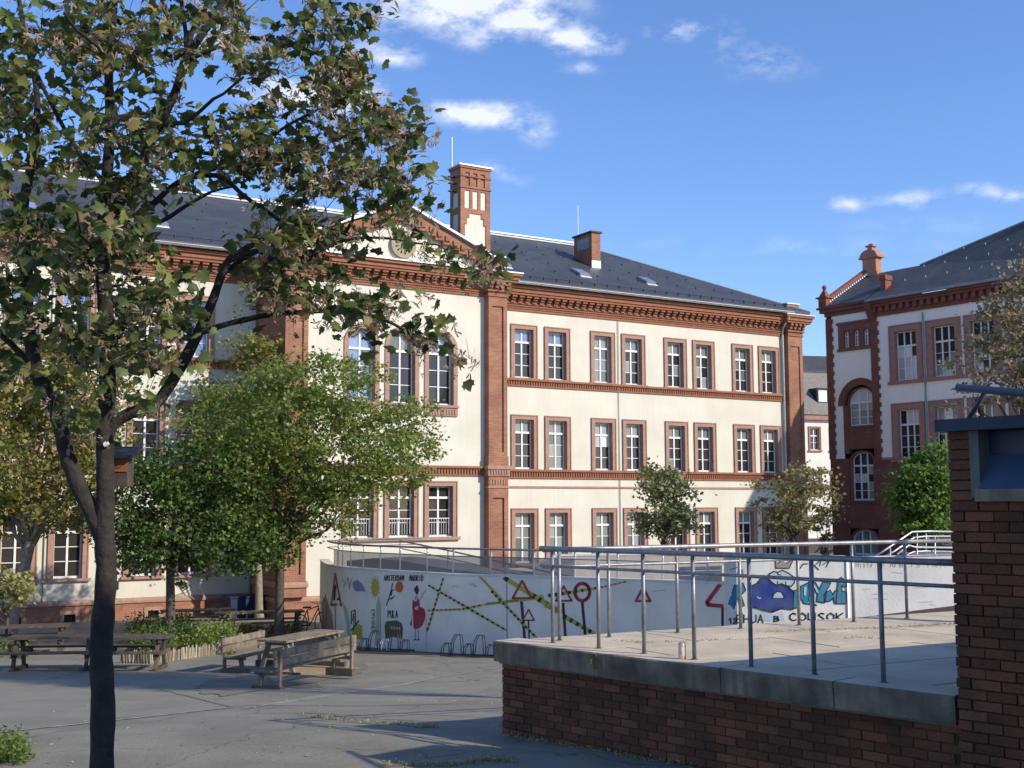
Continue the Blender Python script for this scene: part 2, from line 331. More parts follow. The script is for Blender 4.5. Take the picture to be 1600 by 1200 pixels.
hs2 = N(t, 'ShaderNodeHueSaturation'); lk(t, hs, 0, hs2, 'Color'); lk(t, vr, 0, hs2, 'Value'); lk(t, hs2, 0, b, 'Base Color')
b.inputs['Roughness'].default_value = .9
bp = N(t, 'ShaderNodeBump'); bp.inputs['Strength'].default_value = .5; bp.inputs['Distance'].default_value = .008; lk(t, n2, 0, bp, 'Height'); lk(t, bp, 0, b, 'Normal')
ASPH = m
gm = MB()
xs = [-700, -150, -60, -30, -15, -5, 5, 15, 30, 60, 150, 700]
ys = sorted(set(list(range(-60, 0, 20))+[0, 6, 11, 12, 13, 14.2, 16, 18, 20.5, 23, 27, 31, 33.5, 36, 40, 45, 60, 90, 160, 900]))
for Y in ys:
    for X in xs: gm.v.append((X, Y, g(Y)))
W_ = len(xs)
for j in range(len(ys)-1):
    for i in range(W_-1): gm.f.append((j*W_+i, j*W_+i+1, (j+1)*W_+i+1, (j+1)*W_+i)); gm.m.append(0)
gm.build('ground', ASPH, kind='structure')

def ground_strip(pts, w, mat, name, lift=.006, jit=0., seg=.35):
    """thin sheet following the ground along a line of photo points"""
    P3 = [ghit(*p) for p in pts]; mb = MB(); ring = []
    for a, b_ in zip(P3[:-1], P3[1:]):
        n_ = max(1, int((b_-a).length/seg))
        for k in range(n_): ring.append(a.lerp(b_, k/n_))
    ring.append(P3[-1])
    for i, p in enumerate(ring):
        d = (ring[min(i+1, len(ring)-1)]-ring[max(i-1, 0)]); d.z = 0; d.normalize(); s_ = Vector((-d.y, d.x, 0))
        for sg in (-1, 1):
            q = p+s_*sg*w*(1+rnd.uniform(-jit, jit)); mb.v.append((q.x, q.y, g(q.y)+lift))
    for i in range(len(ring)-1): mb.f.append((2*i, 2*i+2, 2*i+3, 2*i+1)); mb.m.append(0)
    return mb.build(name, mat, kind='structure')
def ground_patch(pts, mat, name, lift=.004, jit=.0, sub=6):
    c = [ghit(*p) for p in pts]; mb = MB(); n_ = len(c)
    cen = sum(c, Vector())/n_; ring = []
    for i in range(n_):
        for k in range(sub):
            q = c[i].lerp(c[(i+1) % n_], k/sub); q = q+(q-cen).normalized()*rnd.uniform(-jit, jit); ring.append(q)
    R_ = 8
    for r in range(R_+1):
        for q in ring:
            w = cen.lerp(q, r/R_); mb.v.append((w.x, w.y, g(w.y)+lift))
    L = len(ring)
    for r in range(R_):
        for k in range(L): mb.f.append((r*L+k, (r+1)*L+k, (r+1)*L+(k+1) % L, r*L+(k+1) % L)); mb.m.append(0)
    return mb.build(name, mat, kind='structure')
ASPH2 = P('old_asphalt', (.26, .24, .19), (.21, .195, .155), 1.2, .92, .5, 60)
ASPH3 = P('dark_asphalt_patch', (.17, .16, .145), (.15, .14, .125), 1.5, .92, .5, 60)
LINEW = P('worn_line', (.46, .44, .38), (.26, .245, .215), 5, .9, .3, 60)
ground_patch([(-60, 1150), (-60, 1062), (250, 1062), (362, 1106), (180, 1124)], ASPH2, 'asphalt_patch', .005, .05)
ground_patch([(395, 1102), (600, 1070), (790, 1064), (700, 1100), (560, 1104)], ASPH2, 'asphalt_patch', .005, .05)
ground_strip([(-40, 1149), (180, 1126), (362, 1106)], .035, LINEW, 'asphalt_joint', .010, .5)
ground_strip([(380, 1108), (560, 1080), (700, 1056), (800, 1041)], .03, LINEW, 'asphalt_joint', .010, .5)
ground_strip([(250, 1078), (300, 1090), (362, 1106)], .03, ASPH3, 'asphalt_joint', .010, .5)
ground_patch([(300, 1080), (340, 1062), (420, 1052), (520, 1036), (575, 1034), (560, 1052), (450, 1072), (350, 1088)], P('dusty_soil', (.225, .195, .15), (.15, .135, .108), 2.5, .95, .5, 40, det=10), 'dusty_ground', .010, .25)
ground_patch([(418, 1058), (470, 1042), (545, 1035), (556, 1046), (500, 1057), (432, 1066)], SAND, 'sandy_ground', .016, .15)
ground_patch([(-60, 1010), (-60, 985), (240, 970), (500, 968), (510, 985), (370, 1010), (150, 1022)], P('gravelly_soil', (.30, .26, .20), (.18, .155, .12), 2, .95, .5, 40), 'gravel_path', .006, .2)
ground_strip([(500, 1008), (540, 1015), (575, 1019), (620, 1021), (700, 1022), (790, 1025)], .42, P('shade_and_dirt_asphalt', (.05, .048, .046), (.035, .034, .033), 3, .9, .4, 40), 'wall_shade_strip', .012, .15)  # dark strip paints the wall's cast shadow, with tar and dirt, onto the ground
mc = ghit(650, 1096); mb = MB(); mb.lathe([(.33, 0), (.33, .012), (.29, .016), (.27, .012)], (0, 0, 0), 24)
tag(mb.build('manhole_cover', P('manhole_iron', (.30, .26, .22), (.2, .18, .16), 20, .8, .6, 60)), 'round pale manhole cover set in the asphalt left of the terrace wall', 'manhole cover').location = mc

# ------------------------------------------------------------------ windows (shared template meshes)
def frame_mesh(w, h, nx, nz, transom=None, arch=False, mid=.075, thin=.028, edge=.055, y0=.0, y1=.06, rise=None):
    """white casement: edge frame, mullions, glazing bars. returns MB and pane rectangles"""
    mb = MB(); panes = []
    hw = w/2
    def top(x):
        if not arch: return h
        r = hw; rs = rise if rise else r
        return h-rs+rs*math.sqrt(max(0, 1-(x/r)**2))
    if arch:
        n_ = 14; prev = None
        for k in range(n_+1):
            a = math.pi*k/n_; rs = rise if rise else hw
            x, z = -hw*math.cos(a), h-rs+rs*math.sin(a); xi, zi = -(hw-edge)*math.cos(a), h-rs+(rs-edge)*math.sin(a)
            if prev: mb.prism([prev[0], (x, z), (xi, zi), prev[1]], y0, y1)
            prev = ((x, z), (xi, zi))
        ht = h-(rise if rise else hw)
        mb.box(-hw, -hw+edge, y0, y1, edge, ht); mb.box(hw-edge, hw, y0, y1, edge, ht)
    else:
        mb.box(-hw, -hw+edge, y0, y1, edge, h); mb.box(hw-edge, hw, y0, y1, edge, h); mb.box(-hw+edge, hw-edge, y0, y1, h-edge, h)
    mb.box(-hw, hw, y0-.02, y1, 0, edge*1.5)
    # columns
    xsv = [-hw+edge+(w-2*edge)*i/nx for i in range(nx+1)]
    bars = []
    tz = transom if transom else None
    zb = edge*1.5
    if tz: zs = [zb+(tz-zb)*i/nz for i in range(nz+1)]
    else: zs = [zb+(h-edge-zb)*i/nz for i in range(nz+1)]
    for i in range(1, nx):
        tt = mid if (nx == 2 or nx == 3) else thin
        x = xsv[i]; mb.box(x-tt/2, x+tt/2, y0-.012, y1, zb, top(x)-edge)
    if tz: mb.box(-hw+edge, hw-edge, y0-.03, y1, tz-.045, tz+.045)
    for z in zs[1:-1]: mb.box(-hw+edge, hw-edge, y0+.01, y1-.01, z-thin/2, z+thin/2)
    for i in range(nx):
        for j in range(len(zs)-1): panes.append((xsv[i], xsv[i+1], zs[j], zs[j+1]))
        if tz:
            if arch:
                n_ = 6; top_pts = []
                for k in range(n_+1):
                    x = xsv[i]+(xsv[i+1]-xsv[i])*k/n_; top_pts.append((x, max(tz+.01, top(x)-.02)))
                panes.append(('poly', [(xsv[i], tz), (xsv[i+1], tz)]+top_pts[::-1]))
            else: panes.append((xsv[i], xsv[i+1], tz, h-edge*.5))
        elif arch: pass
    return mb, panes
class WinKind:
    def __init__(s, kind, ow, oh, band, depth, nx, nz, tfrac, stone, arch=False, sill=True, rise=None, proud=.05):
        s.ow, s.oh = ow, oh; s.stone = stone; s.depth = depth
        iw = ow-2*band; ih = oh-band
        mb = MB(); hw = ow/2; hi = iw/2
        rr = rise
        if arch:
            ro = (rr+band) if rr else hw; ri = rr if rr else hi
            mb.box(-hw, -hi, -proud, depth, 0, oh-ro); mb.box(hi, hw, -proud, depth, 0, oh-ro)
            pv = None; n_ = 18
            for k in range(n_+1):
                a = math.pi*k/n_
                o_ = (-hw*math.cos(a), oh-ro+ro*math.sin(a)); i_ = (-hi*math.cos(a), oh-ro+ri*math.sin(a))
                if pv: mb.prism([pv[0], o_, i_, pv[1]], -proud, depth)
                pv = (o_, i_)
            # outer thin moulding
        else:
            mb.box(-hw, -hi, -proud, depth, 0, oh-band); mb.box(hi, hw, -proud, depth, 0, oh-band); mb.box(-hw, hw, -proud, depth, oh-band, oh)
            e = .045
            mb.box(-hw-.004, -hw+e, -proud-.03, -proud+.002, 0, oh-e); mb.box(hw-e, hw+.004, -proud-.03, -proud+.002, 0, oh-e); mb.box(-hw-.004, hw+.004, -proud-.03, -proud+.002, oh-e, oh+.004)
        s.sur = mb.mesh('window', stone)
        fm, pn = frame_mesh(iw, ih, nx, nz, ih*tfrac if tfrac else None, arch, rise=rr)
        s.fr = fm.mesh('frame', WHITE)
        s.pm = []
        for p in pn:
            q = MB()
            if p[0] == 'poly': q.prism(p[1], .03, .04)
            else: q.box(p[0], p[1], .03, .04, p[2], p[3])
            s.pm.append((q.mesh('pane', G_DARK), p[0] == 'poly' or (tfrac and p[2] > ih*tfrac-.1)))
        s.sill = MB().box(-hw-.08, hw+.08, -proud-.09, 0, -.10, 0).mesh('sill', stone) if sill else None
        # dark room behind the glass
    def place(s, parent, x, y, z, glass=None, topglass=None, seed=0):
        w = link('window', s.sur, parent, loc=(x, y, z))
        f = link('frame', s.fr, w, loc=(0, s.depth-.05, 0))
        if s.sill: link('sill', s.sill, w)
        for me, istop in s.pm:
            p = link('pane', me, w, loc=(0, s.depth-.05, 0))
            mt = (topglass if istop and topglass else glass)
            if callable(mt): mt = mt()
            if mt and mt is not G_DARK:
                p.material_slots[0].link = 'OBJECT'; p.material_slots[0].material = mt
        return w

def wall_grid(mb, x0, x1, z0, z1, holes, y=0., m=0):
    """front skin with rectangular openings"""
    X = sorted(set([x0, x1]+[h[0] for h in holes]+[h[1] for h in holes])); Z = sorted(set([z0, z1]+[h[2] for h in holes]+[h[3] for h in holes]))
    X = [x for x in X if x0 <= x <= x1]; Z = [z for z in Z if z0 <= z <= z1]
    for a, b_ in zip(X[:-1], X[1:]):
        for c, d in zip(Z[:-1], Z[1:]):
            cx, cz = (a+b_)/2, (c+d)/2
            if any(h[0] < cx < h[1] and h[2] < cz < h[3] for h in holes): continue
            mb.add([(a, y, c), (b_, y, c), (b_, y, d), (a, y, d)], [(0, 1, 2, 3)], m)

# ------------------------------------------------------------------ main building
BA = (-.062, 53.3, 0.); BR = math.radians(31.4)
school = empty('school_building', BA, BR, 'long cream three storey school with red brick pilasters, cornice bands and a slate roof', 'building')
UL, UR = -32.0, 17.93                       # left end, right end along the facade
RL, RR = -11.97, -2.2                       # projecting centre
def rects(spec): return spec
K = WinKind('w', 1.42, 2.46, .21, .26, 2, 3, .74, STONE)
top_x = []; 
for k in range(4): top_x += [4.42*k+.71, 4.42*k+2.53]
holes = []
def hole(xc, z, w, h): return (xc-w/2+.1, xc+w/2-.1, z+.0, z+h-.1)
rows = [(7.36, 2.46), (3.22, 2.46), (-1.0, 2.53)]
lw_x = [-13.0-1.37+0, ]
# left wing windows mirror the right wing about the centre
CU_ = (RL+RR)/2
lw_x = [-18.87, -20.65, -14.37, -16.2, -23.2, -25.0, -27.6, -29.4]
for xc in top_x+lw_x:
    for z, h in rows: holes.append(hole(xc, z, 1.42, h))
wall = MB()
wall_grid(wall, RR-.3, 16.95, -1.95, 11.6, holes, 0.)
wall_grid(wall, UL, RL+.3, -1.95, 11.6, holes, 0.)
# risalit wall with arched and ground windows
rx = [-8.68, -6.92, -5.16]
rholes = []
for xc in rx: rholes += [(xc-.62, xc+.62, 5.66, 8.0), (xc-.65, xc+.65, .36, 2.45)]
wall_grid(wall, RL+.05, RR-.05, -1.95, 10.4, rholes, -3.0)
for xc in rx:                               # spandrels over the arches
    n_ = 16
    wall_ok = True
    hz0 = 8.0; r_ = .62
# replace the strip above spring line by arch-shaped skin
wall2 = MB()
def arch_skin(mb, xc, zs, r, ztop, x0, x1, y):
    pts = [(xc+r*math.cos(math.pi*k/16), zs+r*math.sin(math.pi*k/16)) for k in range(17)]
    for k in range(16):
        a, b_ = pts[k], pts[k+1]
        mb.add([(a[0], y, a[1]), (b_[0], y, b_[1]), (b_[0], y, ztop), (a[0], y, ztop)], [(0, 1, 2, 3)], 0)
    mb.add([(x0, y, zs), (xc-r, y, zs), (xc-r, y, ztop), (x0, y, ztop)], [(0, 1, 2, 3)], 0)
    mb.add([(xc+r, y, zs), (x1, y, zs), (x1, y, ztop), (xc+r, y, ztop)], [(0, 1, 2, 3)], 0)
# rebuild: cut the wall above the spring and fill with arches
wall = MB()
wall_grid(wall, RR-.3, 16.95, -1.95, 11.6, holes, 0.)
wall_grid(wall, UL, RL+.3, -1.95, 11.6, holes, 0.)
ZS, ZT = 7.97, 8.80
wall_grid(wall, RL+.05, RR-.05, -1.95, ZS, rholes, -3.0)
wall_grid(wall, RL+.05, RR-.05, ZT, 10.4, [], -3.0)
edges = [RL+.05, (rx[0]+rx[1])/2, (rx[1]+rx[2])/2, RR-.05]
for i, xc in enumerate(rx): arch_skin(wall, xc, ZS, .62, ZT, edges[i], edges[i+1], -3.0)
for x in (RL+.05, RR-.05): wall.add([(x, -3, -2.6), (x, 0, -2.6), (x, 0, 11.6), (x, -3, 11.6)], [(0, 1, 2, 3)])
wall.add([(UR-.05, 0, -2.6), (UR-.05, 15.5, -2.6), (UR-.05, 15.5, 11.7), (UR-.05, 0, 11.7)], [(0, 1, 2, 3)])
wall.add([(UL, 0, -2.6), (UL, 15.5, -2.6), (UL, 15.5, 11.7), (UL, 0, 11.7)], [(0, 1, 2, 3)])
wall.add([(UL, 15.5, -2.6), (UR-.05, 15.5, -2.6), (UR-.05, 15.5, 11.7), (UL, 15.5, 11.7)], [(0, 1, 2, 3)])
wall.build('wall', CREAM, school)
# base course (brick) with basement openings, and stone ledge
bh_x = [-18.76, -15.77, -20.6, -13.2, 2.0, 6.0, 10.5, 15.0]
base = MB()
bholes = [(x-.22, x+.22, -2.55, -2.27) for x in bh_x]
wall_grid(base, UL-.08, RL+.3, -2.75, -1.97, bholes, -.08); wall_grid(base, RR-.3, UR, -2.75, -1.97, bholes, -.08)
wall_grid(base, RL-.1, RR+.1, -2.75, -1.97, [], -3.12)
for x in (RL-.1, RR+.1): base.add([(x, -3.12, -2.75), (x, 0, -2.75), (x, 0, -1.97), (x, -3.12, -1.97)], [(0, 1, 2, 3)])
base.build('base_course', BRICK, school)
led = MB(); prof = [(-.0, -1.97), (-.14, -1.97), (-.14, -1.88), (-.06, -1.78), (0, -1.78)]
led.xprism(prof, UL-.1, RL+.02); led.xprism(prof, RR-.02, UR+.02); led.xprism([(p[0]-3.0, p[1]) for p in prof[:-1]]+[(-2.99, -1.78)], RL-.12, RR+.12)
led.box(RL-.14, RL+.04, -3.0, -.14, -1.965, -1.8)
led.build('ledge', STONE, school)
for x in bh_x:
    f = MB(); f.box(x-.34, x-.2, -.12, .0, -2.6, -2.15); f.box(x+.2, x+.34, -.12, .0, -2.6, -2.15); f.box(x-.2, x+.2, -.12, .0, -2.28, -2.15)
    v = f.build('basement_window', STONE, school); MB().box(x-.21, x+.21, .08, .12, -2.6, -2.25).build('pane', G_DARK, v)
    gr = MB()
    for k in range(5): gr.box(x-.18+k*.085, x-.165+k*.085, .0, .02, -2.55, -2.28)
    gr.build('grille', DARK, v)
# string courses
def band(mb, x0, x1, z, h, y, dent, dw=.07, pitch=.135, dd=.05):
    mb.box(x0, x1, y-.15, y+.0, z+h-.09, z+h); mb.box(x0, x1, y-.10, y+.0, z+h-.12, z+h-.09)
    mb.box(x0, x1, y-.035, y+.0, z+.07, z+h-.12); mb.box(x0, x1, y-.07, y+.0, z, z+.07)
    n_ = int((x1-x0)/pitch)
    for k in range(n_): dent.box(x0+(k+.25)*pitch, x0+(k+.25)*pitch+dw, y-.035-dd, y-.034, z+.071, z+h-.121)
def add_band(x0, x1, z, h, y, name='string_course'):
    a, d = MB(), MB(); band(a, x0, x1, z, h, y, d)
    o = a.build(name, BRICKF, school); d.build('dentil_row', BRICKF, o, kind='stuff')
for x0, x1 in ((RR-.3, 16.9), (UL, RL+.3)):
    add_band(x0, x1, 6.97, .35, 0.); add_band(x0, x1, 2.80, .40, 0.)
    MB().xprism([(-.0, 2.36), (-.05, 2.37), (-.05, 2.44), (0, 2.46)], x0, x1).build('string_course', STONE, school)
add_band(RL+.95, RR-.92, 2.80, .40, -3.)
# cornices
def cornice(x0, x1, z0, z1, y, mod=.385, name='cornice', ledge=None):
    H = z1-z0; a, d = MB(), MB()
    def zz(f): return z0+H*f
    a.box(x0, x1, y-.06, y, zz(0), zz(.10)); a.box(x0, x1, y-.10, y, zz(.10), zz(.14)); a.box(x0, x1, y-.06, y, zz(.14), zz(.19))
    a.box(x0, x1, y-.13, y, zz(.19), zz(.24)); a.box(x0, x1, y-.08, y, zz(.24), zz(.28)); a.box(x0, x1, y-.15, y, zz(.28), zz(.32))
    a.box(x0, x1, y-.12, y, zz(.32), zz(.62)); a.box(x0, x1, y-.46, y, zz(.62), zz(.72)); a.box(x0, x1, y-.52, y, zz(.72), zz(.88)); a.box(x0, x1, y-.62, y, zz(.88), z1)
    n_ = max(1, int(round((x1-x0)/mod))); p = (x1-x0)/n_
    for k in range(n_):
        xa = x0+(k+.24)*p; w = p*.50
        d.box(xa, xa+w, y-.20, y-.119, zz(.322), zz(.44)); d.box(xa, xa+w, y-.30, y-.119, zz(.44), zz(.53)); d.box(xa-.03, xa+w+.03, y-.40, y-.119, zz(.53), zz(.618))
    n2 = int((x1-x0)/.11)
    for k in range(n2): d.box(x0+k*.11+.03, x0+k*.11+.08, y-.099, y-.059, zz(.142), zz(.188))
    o = a.build(name, BRICKF, school); d.build('modillion_row', BRICKF, o, kind='stuff')
    return o
cornice(RR-.3, 16.9, 10.43, 11.52, 0.); cornice(UL, RL+.3, 10.43, 11.52, 0.)
cornice(RL+.92, RR-.92, 10.30, 11.30, -3.0)
for x0, x1 in ((RR-.3, 16.95), (UL-.4, RL+.1)):
    gt = MB(); gt.tube([(x0, -.80, 11.62), (x1, -.80, 11.62)], .085, 8); gt.box(x0, x1, -.86, -.3, 11.64, 11.70)
    gt.build('gutter', ZINC, school)
    sn = MB(); k = x0+.4
    while k < x1-.2: sn.box(k, k+.03, -.52, -.44, 11.86, 12.02); k += .72
    sn.tube([(x0+.3, -.46, 11.99), (x1-.2, -.46, 11.99)], .012, 5)
    sn.build('snow_guard', DARK, school)
def pilaster(x0, x1, y, yb, ztop=10.43, side=False):
    r_ = MB()
    r_.box(x0, x1, y, yb, 3.22, 3.80); r_.box(x0-.0, x1, y+.0, yb, 9.9, ztop)
    w = x1-x0; e = .2*w
    r_.box(x0, x0+e, y, yb, 3.8, 9.9); r_.box(x1-e, x1, y, yb, 3.8, 9.9); r_.box(x0+e, x1-e, y+.07, yb, 3.8, 9.9)
    r_.box(x0-.03, x1+.03, y-.03, yb, 3.22, 3.62)
    r_.box(x0-.02, x1+.02, y-.02, yb, -1.2, -.95); r_.box(x0-.02, x0+e, y-.02, yb, -.95, 1.9); r_.box(x1-e, x1+.02, y-.02, yb, -.95, 1.9); r_.box(x0+e, x1-e, y+.06, yb, -.95, 1.9)
    r_.box(x0-.02, x1+.02, y-.02, yb, 1.9, 2.8)
    r_.box(x0-.05, x1+.05, y-.05, yb, -1.78, -1.2)
    o = r_.build('pilaster', BRICK, school)
    mo = MB(); mo.box(x0-.12, x1+.12, y-.14, yb, 3.08, 3.22); mo.box(x0-.07, x1+.07, y-.08, yb, 2.8, 3.08)
    n_ = 7
    for k in range(n_): mo.box(x0+(k+.3)*w/n_, x0+(k+.7)*w/n_, y-.12, y-.08, 2.86, 3.07); mo.box(x0+(k+.3)*w/n_, x0+(k+.7)*w/n_, y-.05, y-.02, 2.45, 2.65)
    mo.box(x0-.06, x1+.06, y-.06, yb, 2.30, 2.38)
    mo.xprism([(y-.03, -1.2), (y-.12, -1.32), (y-.12, -1.42), (yb, -1.42), (yb, -1.2)], x0-.09, x1+.09)
    mo.build('mouldings', STONE, o, kind='stuff')
    return o
def capblock(x0, x1, y, yb, z0, z1, h2):
    c = MB(); H = z1-z0; w = x1-x0
    for f0, f1, d in ((0, .1, .05), (.1, .2, .02), (.2, .28, .1), (.28, .34, .05), (.34, .62, .10), (.62, .72, .34), (.72, .88, .40), (.88, 1., .48)):
        c.box(x0-d, x1+d, y-d, yb, z0+H*f0, z0+H*f1)
    for k in range(4):
        xa = x0-.1+(w+.2)*(k+.2)/4
        c.box(xa, xa+(w+.2)*.13, y-.2, y-.1, z0+H*.34, z0+H*.48); c.box(xa, xa+(w+.2)*.13, y-.3, y-.1, z0+H*.48, z0+H*.618)
    for s_ in (-1, 1):
        for k in range(3):
            xe = x0-.3 if s_ < 0 else x1+.1
            c.box(xe, xe+.2, y+.1+k*.35, y+.24+k*.35, z0+H*.48, z0+H*.618)
    o = c.build('capital', BRICKF, school)
    MB().add([(x0-.52, y-.52, z1), (x1+.52, y-.52, z1), (x1+.52, yb, z1), (x0-.52, yb, z1), (x0-.52, y-.52, z1+.05), (x1+.52, y-.52, z1+.05), (x1-.1, y+.1, z1+.16), (x0+.1, y+.1, z1+.16), (x1+.52, yb, z1+.16), (x0-.52, yb, z1+.16)],
             [(0, 3, 2, 1), (0, 1, 5, 4), (4, 5, 6, 7), (5, 8, 6), (4, 7, 9), (1, 2, 8, 5), (0, 4, 9, 3), (7, 6, 8, 9), (2, 3, 9, 8)]).build('flashing', ZINC, o)
    MB().box(x0+.1, x1-.05, y+.12, min(yb, y+1.4), z1+.12, z1+.12+h2).build('pedestal', BRICK, o)
    MB().box(x0+.05, x1, y+.07, min(yb, y+1.45), z1+.12+h2, z1+.18+h2).build('coping', ZINC, o)
    return o
pilaster(RL, RL+.92, -3.35, -.02, 10.30); pilaster(RR-.9, RR, -3.35, -.02, 10.30)
pilaster(16.9, UR, -.35, 1.2, 10.43)
capblock(RL, RL+.92, -3.35, -.7, 10.30, 11.28, .62); capblock(RR-.9, RR, -3.35, -.7, 10.30, 11.28, .62); capblock(16.92, UR, -.35, 1.6, 10.43, 11.5, .55)
# windows
def glasspick(i, j):
    r_ = rnd.random()
    return r_
topview = {0: G_SKY, 1: G_SKY}
for i, xc in enumerate(top_x+lw_x):
    for j, (z, h) in enumerate(rows):
        g1, g2 = G_DARK, G_GREY
        if j == 2 and i < 4: g1 = g2 = G_GREY
        if j == 0 and i in (2,): g1 = g2 = G_GREY
        if j == 0 and i in (0, 1): g2 = G_SKY
        if j == 1 and i == 1: g1 = g2 = G_GREY
        if j == 0 and i == 5: g1 = lambda: rnd.choice([G_GREY, G_DARK])
        if j == 1 and i == 2: g1 = lambda: rnd.choice([G_BLIND, G_DARK])
        if j == 1 and i in (4, 5): g2 = G_GREY
        if g1 is G_DARK and rnd.random() < .45: g1 = (lambda: rnd.choice([G_DARK, G_DARK, G_DARK, G_GREY]))
        if i > 7: g2 = G_SKY if j == 0 else G_DARK; g1 = G_SKY if (j == 0 and i in (10,)) else G_DARK
        K.place(school, xc, 0, z, g1, g2)
KA = WinKind('a', 1.52, 3.09, .19, .28, 2, 3, .73, STONE, arch=True, sill=False)
for i, xc in enumerate(rx):
    KA.place(school, xc, -3.0, 5.66, G_SKY if i == 0 else G_DARK, G_SKY if i != 1 else G_GREY)
    MB().box(xc-.80, xc+.80, -3.13, -3.0, 5.56, 5.66).build('sill', STONE, school)
    s_ = MB(); s_.box(xc-.76, xc+.76, -3.07, -3.0, 5.22, 5.56)
    for k in range(11): s_.box(xc-.68+k*.128, xc-.62+k*.128, -3.10, -3.07, 5.28, 5.50)
    s_.build('apron', STONE, school)
KG = WinKind('g', 1.50, 2.24, .20, .28, 2, 3, .77, STONE, sill=False)
for xc in rx:
    w = KG.place(school, xc, -3.0, .34, G_DARK, G_DARK)
    br_ = MB()
    for k in range(9): br_.tube([(-.45+k*.11, .12, .12), (-.45+k*.11, .12, .75)], .012, 5)
    br_.box(-.5, .5, .11, .13, .72, .76); br_.build('guard_bars', STEELW, w)
MB().box(rx[0]-.86, rx[2]+.86, -3.14, -3.0, .22, .34).build('sill', STONE, school)
# pediment
ped = MB(); PX = CU_; y0p, y1p = -3.38, -3.02
zb, za = 12.0, 13.68
hwp = (RR-RL)/2-.85
def slope(x): return za-(za-zb)*abs(x-PX)/hwp
nst = 11; stw = hwp/nst
for sg in (-1, 1):
    for k in range(nst):
        xa, xb = PX+sg*stw*k, PX+sg*stw*(k+1)
        zl = slope(xb)-.52 if k < nst-1 else 11.42
        zl = max(zl, 11.42)
        ped.prism([(xa, zl), (xb, zl), (xb, slope(xb)), (xa, slope(xa))], y0p, y1p)
        ped.box(min(xa, xb)+stw*.2, max(xa, xb)-stw*.25, y0p-.07, y0p+.002, slope(xb)-.38, slope(xb)-.16)
pe = ped.build('pediment', BRICK, school)
MB().prism([(PX-hwp, 11.4), (PX+hwp, 11.4), (PX+hwp, zb-.1), (PX, za-.15), (PX-hwp, zb-.1)], -3.14, -3.03).build('tympanum', CREAM, pe)
co = MB()
for sg in (-1, 1):
    a, b_ = (PX, za), (PX+sg*(hwp+.1), zb-.04)
    co.add([(a[0], -3.55, a[1]), (b_[0], -3.55, b_[1]), (b_[0], -2.9, b_[1]), (a[0], -2.9, a[1]), (a[0], -3.55, a[1]+.09), (b_[0], -3.55, b_[1]+.09), (b_[0], -2.9, b_[1]+.09), (a[0], -2.9, a[1]+.09)],
           [(0, 1, 2, 3), (4, 5, 6, 7), (0, 1, 5, 4), (1, 2, 6, 5), (2, 3, 7, 6), (3, 0, 4, 7)])
co.build('coping', ZINC, pe)
MB().xprism([(-3.0, 11.30), (-3.7, 11.30), (-3.7, 11.35), (-3.0, 11.46)], RL+.5, RR-.45).build('flashing', ZINC, school)
ro = MB(); c0 = (PX+.08, 12.05)
def ring(mb, cx, cz, r0, r1, ya, yb, n_=28):
    for k in range(n_):
        a, b_ = 2*math.pi*k/n_, 2*math.pi*(k+1)/n_
        mb.prism([(cx+r0*math.cos(a), cz+r0*math.sin(a)), (cx+r1*math.cos(a), cz+r1*math.sin(a)), (cx+r1*math.cos(b_), cz+r1*math.sin(b_)), (cx+r0*math.cos(b_), cz+r0*math.sin(b_))], ya, yb)
ring(ro, c0[0], c0[1], .40, .56, -3.30, -3.1)
for k in range(12):
    a = 2*math.pi*k/12; ca, sa = math.cos(a), math.sin(a); nx_, nz_ = -sa*.035, ca*.035
    ro.prism([(c0[0]+.08*ca-nx_, c0[1]+.08*sa-nz_), (c0[0]+.40*ca-nx_*1.6, c0[1]+.40*sa-nz_*1.6), (c0[0]+.40*ca+nx_*1.6, c0[1]+.40*sa+nz_*1.6), (c0[0]+.08*ca+nx_, c0[1]+.08*sa+nz_)], -3.22, -3.16)
ring(ro, c0[0], c0[1], .0, .1, -3.25, -3.1, 12)
ro.build('rosette_window', P('rosette_stone', (.36, .30, .2), (.28, .23, .15), 5, .85, .2, 20), pe)
ring_b = MB(); ring(ring_b, c0[0], c0[1], 0, .41, -3.16, -3.13, 20); ring_b.build('pane', G_DARK, pe)
# roofs
rf = MB(); EZ, RZ, YR = 11.70, 15.88, 7.5; y0r, y1r = -.88, 15.9
RIDR, RIDL = 9.15, -23.2
A_, B_, C_, D_ = (UL-.4, y0r, EZ), (UR+.1, y0r, EZ), (UR+.1, y1r, EZ), (UL-.4, y1r, EZ)
E_, F_ = (RIDL, YR, RZ), (RIDR, YR, RZ)
rf.add([A_, B_, C_, D_, E_, F_], [(0, 1, 5, 4), (1, 2, 5), (2, 3, 4, 5), (3, 0, 4)])
rf.add([A_, B_, C_, D_, tuple(np.array(A_)-[0, 0, .12]), tuple(np.array(B_)-[0, 0, .12]), tuple(np.array(C_)-[0, 0, .12]), tuple(np.array(D_)-[0, 0, .12])], [(0, 4, 5, 1), (1, 5, 6, 2), (2, 6, 7, 3), (3, 7, 4, 0), (4, 7, 6, 5)])
rfo = rf.build('roof', SLATE, school)
rr = MB(); ys_ = -3.3; yend = y0r+(za-.06-EZ)*(YR-y0r)/(RZ-EZ)
for sg in (-1, 1):
    xe = PX+sg*(hwp+.75); ze = slope(PX+hwp)-.30; ye = y0r+(ze-EZ)*(YR-y0r)/(RZ-EZ)
    rr.add([(PX, ys_, za+.0), (xe, ys_, ze), (xe, ye+.1, ze), (PX, yend, za+.0)], [(0, 1, 2, 3)])
    rr.add([(xe, ys_, ze), (xe, ys_, 11.4), (xe, .2, 11.4), (xe, .2, ze)], [(0, 1, 2, 3)])
